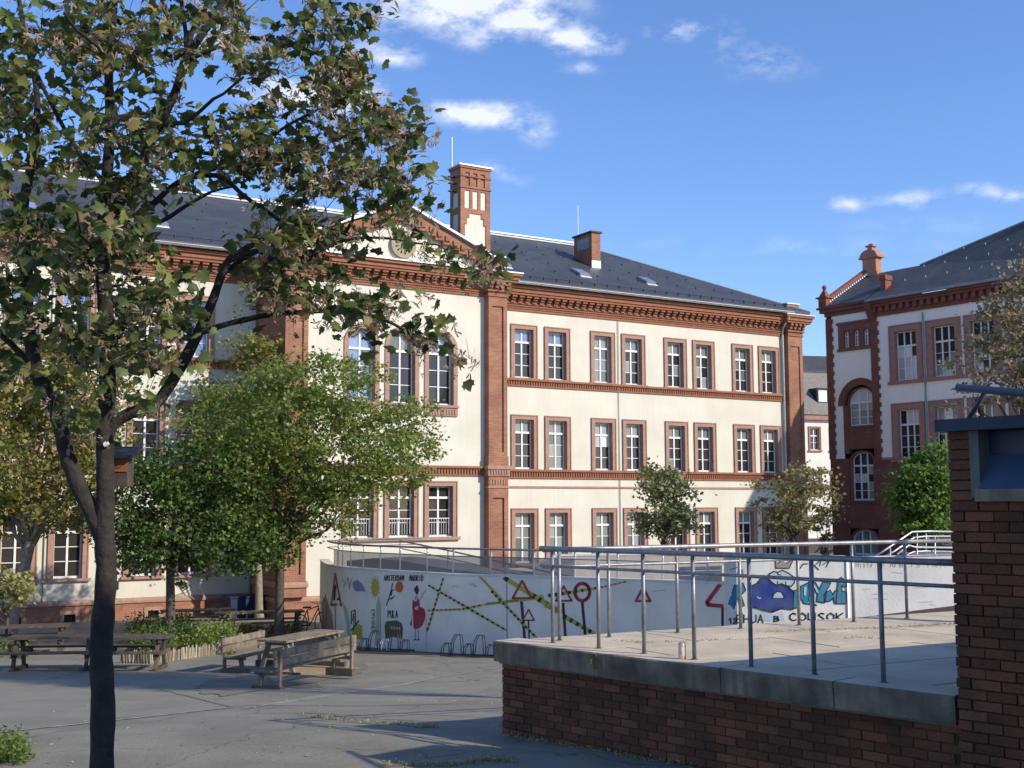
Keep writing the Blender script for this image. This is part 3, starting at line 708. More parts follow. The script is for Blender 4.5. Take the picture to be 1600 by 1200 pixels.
rr.build('gable_roof', SLATE, school)
rt = MB(); rt.box(RIDL, RIDR, YR-.14, YR+.14, RZ+.06, RZ+.13); rt.box(RIDL, RIDR, YR-.06, YR+.06, RZ-.03, RZ+.06)
rt.add([(RIDL, YR-.34, RZ-.13), (RIDR, YR-.34, RZ-.13), (RIDR, YR-.16, RZ-.04), (RIDL, YR-.16, RZ-.04)], [(0, 1, 2, 3)])
rt.tube([(PX, -3.3, za+.08), (PX, yend, za+.08)], .07, 6)
rt.build('ridge_flashing', ZINC, rfo)
for q_ in ((F_, B_), (E_, A_)): MB().tube(list(q_), .055, 6).build('hip_ridge', ZINCD, rfo)
def roofz(y): return EZ+(y-y0r)*(RZ-EZ)/(YR-y0r)
hk = MB()
for r_i in range(4):
    for k in range(40):
        x = UL+1.5+k*1.25+(r_i % 2)*.6; y = 1.2+r_i*1.5
        if x > UR-1-(roofz(y)-EZ)*2.1 or (RL < x < RR): continue
        hk.box(x, x+.035, y-.02, y+.08, roofz(y)+.02, roofz(y)+.07)
hk.build('snow_hook_rows', DARK, rfo, kind='stuff')
def skylight(x, y, parent=rfo):
    sl = MB(); k = (RZ-EZ)/(YR-y0r); w, h, tz = .62, .8, .12
    vs = [(x-w/2, y, roofz(y)), (x+w/2, y, roofz(y)), (x+w/2, y+h, roofz(y+h)), (x-w/2, y+h, roofz(y+h))]
    sl.hull(vs, [(v[0], v[1]-tz*k, v[2]+tz) for v in vs]); o = sl.build('skylight', ZINCD, parent)
    vs2 = [(x-w/2+.06, y+.06, roofz(y+.06)), (x+w/2-.06, y+.06, roofz(y+.06)), (x+w/2-.06, y+h-.08, roofz(y+h-.08)), (x-w/2+.06, y+h-.08, roofz(y+h-.08))]
    MB().hull([(v[0], v[1]-tz*k, v[2]+tz) for v in vs2], [(v[0], v[1]-(tz+.01)*k, v[2]+tz+.01) for v in vs2]).build('pane', G_SKY, o)
    MB().hull([(v[0], v[1]-(.03), v[2]+.01) for v in vs[:2]]+[(vs[1][0], y-.16, roofz(y-.16)+.01), (vs[0][0], y-.16, roofz(y-.16)+.01)], [(v[0], v[1]-.03, v[2]+.03) for v in vs[:2]]+[(vs[1][0], y-.16, roofz(y-.16)+.03), (vs[0][0], y-.16, roofz(y-.16)+.03)]).build('flashing', ZINC, o)
for x, y in ((.35, 1.0), (4.85, 1.0), (8.9, 1.0), (-15.6, 1.0), (-20.5, 1.0)): skylight(x, y)
# tall panelled chimney
ch = MB(); cx0, cx1, cy0, cy1 = -3.42, -1.93, -1.5, -.54; zt = 16.35
inw = .06
def stepped(zb_): return [(.22, zb_), (.22, 13.75), (.32, 13.75), (.32, 14.05), (.44, 14.05), (.44, 14.25), (1.05, 14.25), (1.05, 14.05), (1.17, 14.05), (1.17, 13.75), (1.27, 13.75), (1.27, zb_)]
ch.box(cx0+inw, cx1-inw, cy0+inw, cy1-inw, 11.6, zt-.1)                     # core
W1 = cx1-cx0
def front(u0, u1, z0, z1): ch.box(cx0+u0, cx0+u1, cy0, cy0+inw+.001, z0, z1)
for a, b_ in ((0, .22), (1.27, W1)): front(a, b_, 11.6, 14.25)
front(.22, .32, 13.75, 14.25); front(1.17, 1.27, 13.75, 14.25); front(.32, .44, 14.05, 14.25); front(1.05, 1.17, 14.05, 14.25)
front(0, W1, 14.25, 14.45)
for a, b_ in ((0, .2), (.47, .60), (.87, 1.0), (1.27, W1)): front(a, b_, 14.45, 15.25)
front(0, W1, 15.25, 15.45)
for a, b_ in ((0, .24), (.46, .62), (.84, 1.0), (1.22, W1)): front(a, b_, 15.45, 16.05)
front(0, W1, 16.05, zt-.1)
for xa in (cx0, cx1-inw):
    ch.box(xa, xa+inw+.001 if xa == cx0 else cx1, cy0+inw+.001, cy0+.25, 11.6, zt-.1); ch.box(xa, xa+inw, cy1-.2, cy1, 11.6, zt-.1); ch.box(xa, xa+inw, cy0+.25, cy1-.2, 14.25, 14.5); ch.box(xa, xa+inw, cy0+.25, cy1-.2, 15.2, zt-.1)
ch.box(cx0-.05, cx1+.05, cy0-.05, cy1+.05, 15.35, 15.42); ch.box(cx0-.04, cx1+.04, cy0-.04, cy1+.04, 15.85, 15.89); ch.box(cx0-.05, cx1+.05, cy0-.05, cy1+.05, zt-.12, zt-.02)
co_ = ch.build('chimney', BRICK, school)
inl = MB(); inl.prism([(cx0+p[0], p[1]) for p in stepped(11.8)], cy0+inw-.012, cy0+inw+.004)
for a, b_ in ((.2, .47), (.6, .87), (1.0, 1.27)): inl.box(cx0+a, cx0+b_, cy0+inw-.012, cy0+inw+.004, 14.45, 15.25)
inl.box(cx0+inw-.012, cx0+inw+.004, cy0+.25, cy1-.2, 11.8, 14.25); inl.box(cx0+inw-.012, cx0+inw+.004, cy0+.25, cy1-.2, 14.5, 15.2)
inl.build('plaster_inlay', CREAM, co_)
MB().box(cx0-.10, cx1+.10, cy0-.10, cy1+.10, zt-.02, zt+.04).build('cap', ZINC, co_)
ru = MB()
for z in (15.2, 15.55, 15.85): MB().box(cx0-.36, cx0-.02, cy0+.35, cy0+.5, z, z+.04).build('rung', DARK, co_)
MB().tube([(cx0+.1, cy1, zt), (cx0+.1, cy1, zt+1.5)], .014, 5).build('lightning_rod', ZINC, co_)
# plain chimney
c2 = MB(); c2.box(6.70, 7.24, 3.0, 4.6, 12.9, 15.45); c2o = c2.build('chimney', BRICK, school)
MB().box(6.62, 7.32, 2.92, 4.68, 15.45, 15.53).build('cap', DARK, c2o)
MB().add([(6.69, 2.99, 13.6), (7.25, 2.99, 13.6), (7.25, 2.99, 14.0), (6.69, 2.99, 14.0)], [(0, 1, 2, 3)]).build('flashing', ZINC, c2o)
MB().box(6.685, 6.7, 3.25, 4.3, 14.7, 15.25).build('vent_panel', ZINCD, c2o)
MB().tube([(6.9, 4.5, 15.5), (6.9, 4.5, 17.2)], .014, 5).build('lightning_rod', ZINC, c2o)
MB().tube([(.0, 5.2, 14.9), (.0, 5.2, 17.)], .012, 5)
# downpipes
def pipe(pts, r=.055, mat=ZINC): return MB().tube(pts, r, 8).build('downpipe', mat, school, smooth=True)
pipe([(16.62, -.78, 11.6), (16.62, -.74, 11.3), (16.70, -.25, 10.9), (16.72, -.14, 10.6), (16.72, -.14, -2.5)])
pipe([(-12.3, -.8, 11.6), (-12.3, -.7, 11.3), (-12.08, -.2, 10.7), (-12.08, -.14, -2.5)])
pipe([(-19.72, -.05, 11.5), (-19.72, -.05, -2.5)], .018, ZINCD); pipe([(6.03, -.05, 10.4), (6.03, -.05, -2.0)], .018, ZINCD)
MB().box(-17.15, -17.05, -.06, 0, -1.45, -1.15).build('wall_box', DARK, school)

# ------------------------------------------------------------------ red and white building on the right
RBO = (18.597, 60., 0.); RBR = math.radians(-53)
RBS = 1.068; RBO = (RBO[0]*RBS, RBO[1]*RBS, 1.58*(1-RBS))
rb = empty('gabled_brick_building', RBO, RBR, 'white plastered wing with dark red brick tower bay and ball finial on the right', 'building'); rb.scale = (RBS,)*3
Kr = WinKind('r', 1.9, 2.82, .33, .24, 3, 3, .70, STONE2, proud=.04); 
wx = [1.76, 3.88, 5.96, 8.06, 10.16, 12.26, 14.36]
rh = [(x-.7, x+.7, z, z+2.6) for x in wx for z in (7.72, 3.78, -.4)]
w = MB(); wall_grid(w, .02, 16, 3.86, 11.4, rh, 0.); wall_grid(w, -2.72, -.28, 3.95, 11.5, [(-2.32, -.28, 9.62, 11.02), (-2.12, -.28, 3.95, 5.62), (-2.42, -.28, 5.62, 8.08)], -.0)
# plaster above the big arch
for k in range(14):
    a, b_ = math.pi*k/14, math.pi*(k+1)/14
    xa, za_, xb, zb_ = -1.05-1.37*math.cos(a), 6.7+1.37*math.sin(a), -1.05-1.37*math.cos(b_), 6.7+1.37*math.sin(b_)
    xa, xb = min(xa, -.28), min(xb, -.28)
    if xa == xb: continue
    w.add([(xa, 0, za_), (xb, 0, zb_), (xb, 0, 8.08), (xa, 0, 8.08)], [(0, 1, 2, 3)])
w.add([(-2.42, 0, 5.62), (-2.12, 0, 5.62), (-2.12, 0, 6.7), (-2.42, 0, 6.7)], [(0, 1, 2, 3)])
w.add([(16, 0, -3), (16, 11, -3), (16, 11, 11.8), (16, 0, 11.8)], [(0, 1, 2, 3)]); w.add([(-3.05, 11, -3), (16, 11, -3), (16, 11, 11.8), (-3.05, 11, 11.8)], [(0, 1, 2, 3)])
w.build('wall', WHITEP, rb)
lo = MB(); wall_grid(lo, .16, 16, -3, 3.86, rh, -.02)
wall_grid(lo, -3.05, .16, -3, 3.95, [(-1.85, -.32, 1.75, 4.35), (-1.9, -.2, -3, .36)], -.02)
lo.add([(-3.05, 0, -3), (-3.05, 11, -3), (-3.05, 11, 11.8), (-3.05, 0, 11.8)], [(0, 1, 2, 3)])
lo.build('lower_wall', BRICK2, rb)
st = MB()
for x0, x1, sg in ((-3.07, -2.72, 1), (-.28, .10, 1)):
    st.box(x0, x1, -.06, .1, 3.93, 11.4)
qn = MB(); k = 0; z = 3.98
while z < 11.3:
    qn.box(-2.72, -2.62 if k % 2 else -2.7, -.058, .02, z, z+.22); qn.box(.10, .22 if k % 2 else .12, -.058, .02, z, z+.22); z += .23; k += 1
so_ = st.build('corner_strip', BRICK2, rb); qn.build('toothed_edge', BRICK2, so_, kind='stuff')
tb = MB(); tb.box(-2.34, -.28, -.10, 0, 9.55, 9.68); tb.box(-2.38, -.28, -.08, 0, 10.96, 11.08)
wall_grid(tb, -2.28, -.28, 9.68, 10.96, [(x-.19, x+.19, 9.74, 10.62) for x in (-1.76, -1.15, -.54)], -.03)
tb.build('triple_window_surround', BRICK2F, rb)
Kt = WinKind('t', .44, .95, .05, .16, 2, 3, .68, BRICK2F, arch=True, sill=False, proud=.04)
for x in (-1.76, -1.15, -.54): Kt.place(rb, x, -.02, 9.72, G_DARK, G_DARK)
ar = MB()
for k in range(20):                         # big relieving arch
    a, b_ = math.pi*k/20, math.pi*(k+1)/20
    pts = [(-1.05-r*math.cos(q), 6.7+r*math.sin(q)) for r, q in ((1.38, a), (1.38, b_), (1.02, b_), (1.02, a))]
    ar.prism([(min(p[0], -.28), p[1]) for p in pts], -.05, .25)
ar.box(-2.12, -1.86, -.03, .25, 4.2, 6.7)
ar.box(-2.12, -.28, -.05, .1, 5.50, 5.62)
ar.box(-2.12, -.28, -.02, .22, 4.42, 5.50)
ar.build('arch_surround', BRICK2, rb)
Kb = WinKind('b', 1.78, 2.0, .06, .30, 3, 3, .62, BRICK2F, arch=True, sill=False, proud=-.1)
Kb.place(rb, -1.05, 0., 5.62, G_WARM, G_BLIND)
Kc = WinKind('c', 1.5, 2.55, .08, .26, 3, 4, .72, BRICK2F, arch=True, sill=True, rise=.42, proud=-.02)
Kc.place(rb, -1.08, -.02, 1.78, lambda: rnd.choice([G_WARM, G_DARK, G_BLIND]), G_DARK)
Kd = WinKind('d', 1.7, 2.3, .08, .2, 3, 2, .45, BRICK2F, arch=True, sill=True, rise=.45, proud=-.02)
Kd.place(rb, -1.05, -.02, -1.95, G_DARK, G_GREY)
bb = MB(); bb.box(-2.0, -.2, .31, .35, -3, -1.9); bb.build('recess', BRICK2, rb)
for i, x in enumerate(wx):
    Kr.place(rb, x, 0, 7.72, (lambda: rnd.choice([G_BLIND, G_BLIND, G_DARK])) if i == 0 else (lambda: rnd.choice([G_DARK, G_BLIND, G_GREY])), G_DARK)
    Kr.place(rb, x, 0, 3.78, G_DARK, lambda: rnd.choice([G_BLIND, G_WARM, G_DARK]))
    if x > 2: Kr.place(rb, x, -.02, -.4, G_DARK, G_DARK)
MB().box(.7, 15.9, -.12, 0, 7.55, 7.68).build('string_course', STONE2, rb); MB().box(.2, 15.9, -.10, 0, 3.80, 3.92).build('string_course', STONE2, rb)
cc = MB(); dd = MB()
cc.box(-.3, 16, -.10, .0, 11.12, 11.3); cc.box(-.3, 16, -.30, 0, 11.6, 11.75); cc.box(-.3, 16, -.08, .0, 11.3, 11.6); cc.box(-.3, 16, -.42, 0, 11.75, 11.85)
cc.box(-3.1, -.3, -.10, 0, 11.5, 11.7); cc.box(-3.3, -.3, -.25, 0, 11.7, 11.9); cc.box(-3.42, -.3, -.35, .4, 11.9, 12.0)
for k in range(40): dd.box(.0+k*.4, .2+k*.4, -.24, -.079, 11.32, 11.598)
cc.xprism([(-.1, 11.0), (-.45, 11.6), (-.45, 11.9), (0, 11.9), (0, 11.0)], -.32, .06)
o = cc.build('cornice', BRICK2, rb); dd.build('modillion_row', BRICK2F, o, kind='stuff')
MB().tube([(-.2, -.5, 11.93), (16, -.5, 11.93)], .07, 8).build('gutter', ZINCD, rb)
r2 = MB()
# side slope of the long roof: lower ridge near the tower, high ridge beyond
r2.add([(-.3, -.5, 11.9), (16.4, -.5, 11.9), (16.4, 4.6, 15.6), (5.8, 4.6, 15.6), (.9, 3.0, 14.05), (-.3, 3.0, 14.05), (16.4, 11, 11.9), (-.3, 11, 11.9), (-.3, 5.0, 14.05), (.9, 5, 14.05)],
       [(0, 1, 2, 3, 4), (0, 4, 5), (1, 6, 2), (2, 6, 7, 8, 9, 3), (4, 9, 8, 5), (3, 9, 4)])
rbr = r2.build('roof', SLATE2, rb)
r3 = MB(); r3.add([(-3.1, -.35, 12.02), (-.3, -.35, 12.02), (-.3, 3, 14.05), (-2.6, 3, 14.05), (-.3, 6, 12.0), (-3.1, 6, 12.0)], [(0, 1, 2, 3), (3, 2, 4, 5), (0, 3, 5)]); r3.build('tower_roof', SLATE2, rb)
vg = MB(); 
vg.hull([(-3.15, -.3, 12.05), (-3.02, -.3, 12.05), (-2.52, 2.95, 14.1), (-2.7, 2.95, 14.1)], [(-3.2, -.3, 12.35), (-3.02, -.3, 12.30), (-2.52, 2.95, 14.35), (-2.72, 2.95, 14.4)])
vg.build('gable_parapet', BRICK2F, rb)
vt = MB()
for k in range(22):
    f = k/22; x, y, z = -3.0+.5*f, -.25+3.2*f, 12.12+2.03*f
    vt.box(x, x+.16, y, y+.09, z, z+.07)
vt.build('verge_tiles', WHITE, rb)
gb = MB(); gx, gy = -2.35, 3.15
gb.box(gx-.5, gx+.55, gy-.3, gy+.3, 13.9, 14.15); gb.box(gx-.42, gx+.45, gy-.25, gy+.25, 14.15, 14.95); gb.box(gx-.6, gx+.62, gy-.34, gy+.34, 14.95, 15.05)
pts = [(gx+.01-.55*math.cos(math.pi*k/12), 15.05+.38*math.sin(math.pi*k/12)) for k in range(13)]
gb.prism(pts, gy-.32, gy+.32); gb.box(gx-.14, gx+.16, gy-.15, gy+.15, 15.4, 15.62); gb.box(gx-.24, gx+.26, gy-.2, gy+.2, 15.60, 15.68)
gb.lathe([(.1, 0), (.16, .08), (.05, .14)], (gx, gy, 15.66), 8)
gb.build('gable_crown', P('crown_brick', (.44, .22, .15), (.33, .16, .11), 4, .85, .2, 20), rb)
pn = MB(); pn.box(-3.3, -2.8, -.3, .2, 12.0, 12.5); pn.box(-3.42, -2.72, -.38, .28, 12.5, 12.58); pn.hull([(-3.3, -.28, 12.58), (-2.84, -.28, 12.58), (-2.84, .16, 12.58), (-3.3, .16, 12.58)], [(-3.12, -.1, 12.98), (-3.02, -.1, 12.98), (-3.02, 0, 12.98), (-3.12, 0, 12.98)])
pno = pn.build('pinnacle', BRICK2F, rb); MB().lathe([(.03, -.05), (.09, .02), (.13, .12), (.09, .22), (.02, .26)], (-3.07, -.05, 12.98), 10).build('ball_finial', BRICK2F, pno, smooth=True)
pc = MB(); pc.box(.0, .28, .6, 1.1, 12.3, 13.1); pc.box(-.05, .33, .55, 1.15, 13.1, 13.35); pc.build('chimney', BRICK2F, rb)
MB().tube([(.75, 3.0, 14.05), (5.8, 4.6, 15.65), (16.4, 4.6, 15.65)], .07, 6).build('ridge_flashing', ZINCD, rbr)
hk = MB()
for r_i in range(3):
    for k in range(13): hk.box(1.2+k*1.2+r_i*.4, 1.24+k*1.2+r_i*.4, .9+r_i*1.1, .95+r_i*1.1, 11.9+(1.4+r_i*1.1)*.725, 12.01+(1.4+r_i*1.1)*.725)
hk.build('snow_hook_rows', ZINCD, rbr, kind='stuff')
MB().box(6.3, 6.7, 4.4, 4.8, 15.6, 15.95).build('ridge_vent', DARK, rbr)
MB().tube([(2.82, -.08, 11.0), (2.82, -.08, 3.)], .04, 8).build('downpipe', ZINCD, rb)

# far building seen through the gap
fb = empty('background_house', (24.4, 92, 2.0), math.radians(20), 'pale house with a grey mansard roof seen through the gap between the two school wings', 'building')
q = MB(); wall_grid(q, -6, 8, -3, 6.1, [(-3.4+k*1.9, -2.5+k*1.9, z, z+1.7) for k in range(5) for z in (3.8, .4)], 0); q.add([(-6, 0, -3), (-6, 9, -3), (-6, 9, 6.1), (-6, 0, 6.1)], [(0, 1, 2, 3)])
q.build('wall', P('pale_render', (.74, .70, .62), (.64, .6, .54), .8, .9, .1), fb)
Kf = WinKind('f', 1.1, 1.85, .14, .2, 2, 2, .66, STONE2)
for k in range(5):
    for z in (3.75, .35): Kf.place(fb, -2.95+k*1.9, 0, z, G_DARK, G_DARK)
q = MB(); q.box(-6.2, 8.2, -.3, 0, 6.1, 6.5); q.build('cornice', STONE2, fb)
q = MB(); q.hull([(-6.3, -.4, 6.5), (8.3, -.4, 6.5), (8.3, 9, 6.5), (-6.3, 9, 6.5)], [(-2.4, 3.2, 10.2), (6, 3.2, 10.2), (6, 7, 10.2), (-2.4, 7, 10.2)])
fr_ = q.build('roof', P('grey_tiles', (.23, .21, .19), (.17, .155, .14), 5, .8, .3, 12), fb)
q = MB(); q.box(-.3, .7, .6, 2.4, 7.5, 8.7); q.build('dormer', DARK, fr_); MB().box(-.18, .58, .55, .6, 7.6, 8.5).build('dormer_window', WHITE, fr_)
q = MB(); q.box(-3.2, -1.6, 3.5, 4.6, 10.3, 12.3); q.build('chimney', P('old_brown_brick', (.10, .075, .06), (.07, .055, .045), 3, .9, .2), fb)
q = MB(); q.tube([(-2.6, 4, 12.3), (-2.6, 4, 14.)], .03, 5); q.tube([(-2.9, 4, 13.6), (-2.3, 4, 13.6)], .02, 5); q.build('aerial', DARK, fb)
db = empty('background_tenement', (29.5, 104, 0), math.radians(10), 'dark roofed tenement top behind the pale house', 'building')
q = MB(); q.box(-6, 6, 0, 8, -3, 13.3); q.build('wall', P('dark_render', (.12, .11, .105), (.09, .085, .08), 3, .9, .2), db)
q = MB(); q.hull([(-6, 0, 13.3), (6, 0, 13.3), (6, 8, 13.3), (-6, 8, 13.3)], [(-4, 3, 15.0), (6, 3, 15.0), (6, 6, 15.0), (-4, 6, 15.0)]); q.build('roof', SLATE2, db)

# ------------------------------------------------------------------ mural wall (curved) and its ramp
MPX = [500, 502, 506, 515, 528, 540, 560, 586, 619, 661, 702, 771, 1134]
MPY = [41., 39.6, 38.3, 36.9, 35.9, 35.3, 34.6, 33.9, 33.2, 32.45, 31.7, 30.95, 26.75]
def mz(px): return float(np.interp(px, [502, 560, 702, 1134], [-.27, -.25, -.26, -.19]))
samples = [500, 501, 502, 504, 507, 511, 516, 522, 528, 534, 540, 550, 560, 573, 586, 602, 619, 640, 661, 681, 702, 725, 748, 771, 816, 862, 907, 952, 998, 1043, 1089, 1134]
MW = []
for px in samples:
    Y = float(np.interp(px, MPX, MPY)); p = at_Y(px, 900, Y); MW.append((p[0], p[1], mz(px)))
mural = empty('mural_wall', (0, 0, 0), 0, 'curved white concrete ramp wall painted with city pictures, hazard tape and road signs', 'wall')
def thick_wall(path, zbot, th, name, mat, parent, cap=None):
    mb = MB(); n_ = len(path); nor = []
    for i in range(n_):
        a = Vector(path[max(i-1, 0)][:2]); b_ = Vector(path[min(i+1, n_-1)][:2]); d = (b_-a).normalized(); nor.append(Vector((-d.y, d.x)))
    for i, (p, q) in enumerate(zip(path, nor)):
        zb_ = zbot(p[1]) if callable(zbot) else zbot
        for (x, y) in ((p[0], p[1]), (p[0]+q.x*th, p[1]+q.y*th)): mb.v += [(x, y, zb_), (x, y, p[2])]
    for i in range(n_-1):
        o_ = 4*i; k = 4*(i+1)
        for f in ((o_, k, k+1, o_+1), (o_+2, o_+3, k+3, k+2), (o_+1, k+1, k+3, o_+3)): mb.f.append(f); mb.m.append(0)
    mb.f.append((0, 1, 3, 2)); mb.m.append(0); k = 4*(n_-1); mb.f.append((k, k+2, k+3, k+1)); mb.m.append(0)
    ob = mb.build(name, mat, parent)
    if cap:
        cm = MB()
        for i in range(n_-1):
            (a, na), (b_, nb) = (path[i], nor[i]), (path[i+1], nor[i+1])
            r4 = [(a[0]-na.x*.015, a[1]-na.y*.015), (b_[0]-nb.x*.015, b_[1]-nb.y*.015), (b_[0]+nb.x*(th+.015), b_[1]+nb.y*(th+.015)), (a[0]+na.x*(th+.015), a[1]+na.y*(th+.015))]
            cm.hull([(*r4[0], a[2]+.002), (*r4[1], b_[2]+.002), (*r4[2], b_[2]+.002), (*r4[3], a[2]+.002)], [(*r4[0], a[2]+.05), (*r4[1], b_[2]+.05), (*r4[2], b_[2]+.05), (*r4[3], a[2]+.05)])
        cm.build('capping', cap, parent)
    return ob
thick_wall(MW, lambda y: g(y)-.2, .28, 'wall', MURALW, mural, MURALG)
GW = []
for px, Y in [(1131, 27.3), (1132, 26.75), (1135, 26.45), (1141, 26.3), (1150, 26.22), (1165, 26.2), (1240, 26.2), (1322, 26.2)]:
    p = at_Y(px, 880, Y); GW.append((p[0], p[1], .41))
graf = empty('graffiti_wall', (0, 0, 0), 0, 'white wall panel with blue graffiti letters, a cloud and a crown behind the terrace railing', 'wall')
thick_wall(GW, -2.4, .25, 'wall', MURALG, graf, MURALG)
GW2 = []
for px, Y in [(1325, 26.28), (1480, 26.2), (1700, 26.1)]:
    p = at_Y(px, 880, Y); GW2.append((p[0], p[1], .39))
graf2 = empty('scribbled_wall', (0, 0, 0), 0, 'weathered white wall with faint pencil scribbles, right of the blue graffiti', 'wall')
thick_wall(GW2, -2.4, .25, 'wall', MURALG, graf2, MURALG)
def path_hit(px, py, path, off=.006):
    r = ray(px, py); best = None
    for (a, b_) in zip(path[:-1], path[1:]):
        ax, ay, bx, by = a[0], a[1], b_[0], b_[1]; dx, dy = bx-ax, by-ay
        den = r[0]*dy-r[1]*dx
        if abs(den) < 1e-9: continue
        t_ = ((ax-CAM[0])*dy-(ay-CAM[1])*dx)/den; s_ = ((ax+0)*r[1]-(ay+0)*r[0])/den if False else None
        X, Yv = CAM[0]+t_*r[0], CAM[1]+t_*r[1]
        L2 = dx*dx+dy*dy; s_ = ((X-ax)*dx+(Yv-ay)*dy)/L2
        if -1e-3 <= s_ <= 1+1e-3 and t_ > 0 and (best is None or t_ < best[0]):
            ln = math.sqrt(L2); nx_, ny_ = dy/ln, -dx/ln
            best = (t_, (X+nx_*off, Yv+ny_*off, CAM[2]+t_*r[2]))
    return best[1] if best else None
LIFT = [0]
def lay(path, name, mat, parent, polys=(), strokes=(), step=1.4, off=None):
    """flat paint on a wall: polygons and brush strokes given by where they sit on it"""
    LIFT[0] = (LIFT[0]+1) % 9; off = off if off is not None else .004+.0012*LIFT[0]
    mb = MB()
    for poly in polys:
        x0, x1 = min(p[0] for p in poly), max(p[0] for p in poly); n_ = max(2, int((x1-x0)/step))
        cols = []
        for k in range(n_+1):
            x = x0+(x1-x0)*(k+(.001 if k == 0 else -.001 if k == n_ else 0))/n_; c = []
            for (a, b_) in zip(poly, poly[1:]+poly[:1]):
                if (a[0] <= x < b_[0]) or (b_[0] <= x < a[0]): c.append(a[1]+(b_[1]-a[1])*(x-a[0])/(b_[0]-a[0]))
            cols.append((x, sorted(c)))
        for (xa, ca), (xb, cb) in zip(cols[:-1], cols[1:]):
            if len(ca) != len(cb): 
                m_ = min(len(ca), len(cb)); ca, cb = (ca[:m_], cb[:m_])
            for i in range(0, len(ca)-1, 2):
                q = [path_hit(xa, ca[i], path, off), path_hit(xb, cb[i], path, off), path_hit(xb, cb[i+1], path, off), path_hit(xa, ca[i+1], path, off)]
                if all(q): mb.add(q, [(0, 3, 2, 1)])
    for st_ in strokes:
        w, pts = st_
        for (a, b_) in zip(pts[:-1], pts[1:]):
            L = math.hypot(b_[0]-a[0], b_[1]-a[1]) or 1; n_ = max(1, int(L/8)); dx, dy = (b_[0]-a[0])/L, (b_[1]-a[1])/L
            a2, b2 = (a[0]-dx*w*.3, a[1]-dy*w*.3), (b_[0]+dx*w*.3, b_[1]+dy*w*.3)
            for k in range(n_):
                p, q_ = [(a2[0]+(b2[0]-a2[0])*f, a2[1]+(b2[1]-a2[1])*f) for f in (k/n_, (k+1)/n_)]
                q = [path_hit(p[0]+dy*w/2, p[1]-dx*w/2, path, off), path_hit(q_[0]+dy*w/2, q_[1]-dx*w/2, path, off), path_hit(q_[0]-dy*w/2, q_[1]+dx*w/2, path, off), path_hit(p[0]-dy*w/2, p[1]+dx*w/2, path, off)]
                if all(q): mb.add(q, [(0, 3, 2, 1)])
    if mb.f: return mb.build(name, mat, parent)
FONT = {'A': [[(0, 1), (.5, 0), (1, 1)], [(.2, .62), (.8, .62)]], 'M': [[(0, 1), (.1, 0), (.5, .6), (.9, 0), (1, 1)]], 'S': [[(.95, .1), (.5, 0), (.1, .22), (.5, .5), (.9, .75), (.5, 1), (.05, .9)]],
        'T': [[(0, 0), (1, 0)], [(.5, 0), (.5, 1)]], 'E': [[(.9, 0), (0, 0), (0, 1), (.9, 1)], [(0, .5), (.7, .5)]], 'R': [[(0, 1), (0, 0), (.8, .1), (.8, .4), (0, .52), (.9, 1)]],
        'D': [[(0, 0), (0, 1), (.6, .95), (1, .5), (.6, .05), (0, 0)]], 'I': [[(.5, 0), (.5, 1)]], 'P': [[(0, 1), (0, 0), (.8, .08), (.8, .42), (0, .5)]], 'U': [[(0, 0), (0, .8), (.5, 1), (1, .8), (1, 0)]],
        'L': [[(0, 0), (0, 1), (.8, 1)]], 'Z': [[(0, 0), (1, 0), (0, 1), (1, 1)]], 'O': [[(.5, 0), (1, .3), (1, .7), (.5, 1), (0, .7), (0, .3), (.5, 0)]], 'N': [[(0, 1), (0, 0), (1, 1), (1, 0)]],
        'H': [[(0, 0), (0, 1)], [(1, 0), (1, 1)], [(0, .5), (1, .5)]], '1': [[(.1, .35), (.6, 0), (.6, 1)]], '2': [[(.05, .25), (.5, 0), (.95, .3), (0, 1), (1, 1)]], 'C': [[(.95, .15), (.5, 0), (.05, .3), (.05, .7), (.5, 1), (.95, .85)]],
        'i': [[(.5, .35), (.5, 1)], [(.5, .05), (.5, .12)]], 's': [[(.9, .4), (.3, .4), (.3, .62), (.8, .75), (.7, 1), (.1, .98)]], 't': [[(.5, .1), (.5, 1)], [(.15, .4), (.9, .4)]], 'o': [[(.5, .4), (.95, .6), (.5, 1), (.05, .7), (.5, .4)]],
        'r': [[(.1, .4), (.1, 1)], [(.1, .6), (.8, .4)]], 'y': [[(0, .4), (.5, .85)], [(1, .4), (.2, 1.25)]], 'n': [[(.1, 1), (.1, .4)], [(.1, .5), (.6, .4), (.9, .6), (.9, 1)]], 'm': [[(0, 1), (0, .4), (.4, .45), (.45, 1)], [(.45, .5), (.9, .45), (1, 1)]],
        'B': [[(0, 0), (0, 1), (.8, .85), (.8, .6), (0, .5), (.7, .35), (.7, .1), (0, 0)]], 'K': [[(0, 0), (0, 1)], [(.9, 0), (0, .55), (1, 1)]], 'V': [[(0, 0), (.5, 1), (1, 0)]], 'W': [[(0, 0), (.25, 1), (.5, .3), (.75, 1), (1, 0)]], 'Y': [[(0, 0), (.5, .5), (1, 0)], [(.5, .5), (.5, 1)]], 'F': [[(0, 1), (0, 0), (1, 0)], [(0, .5), (.7, .5)]], ' ': []}
def text(s_, x0, y0, x1, y1, w, slope_=0.):
    out = []; n_ = len(s_); cw = (x1-x0)/n_
    for i, c in enumerate(s_):
        for st_ in FONT.get(c, []):
            out.append((w, [(x0+cw*(i+.12+p[0]*.72), y0+(y1-y0)*p[1]+slope_*(x0+cw*i+p[0]*cw-x0)) for p in st_]))
    return out
def vtext(s_, x, y0, y1, cw, w):
    out = []; n_ = len(s_); ch_ = (y1-y0)/n_
    for i, c in enumerate(s_):
        for st_ in FONT.get(c, []): out.append((w, [(x+(1-p[1])*cw-cw/2, y0+ch_*(i+.12+p[0]*.72)) for p in st_]))
    return out
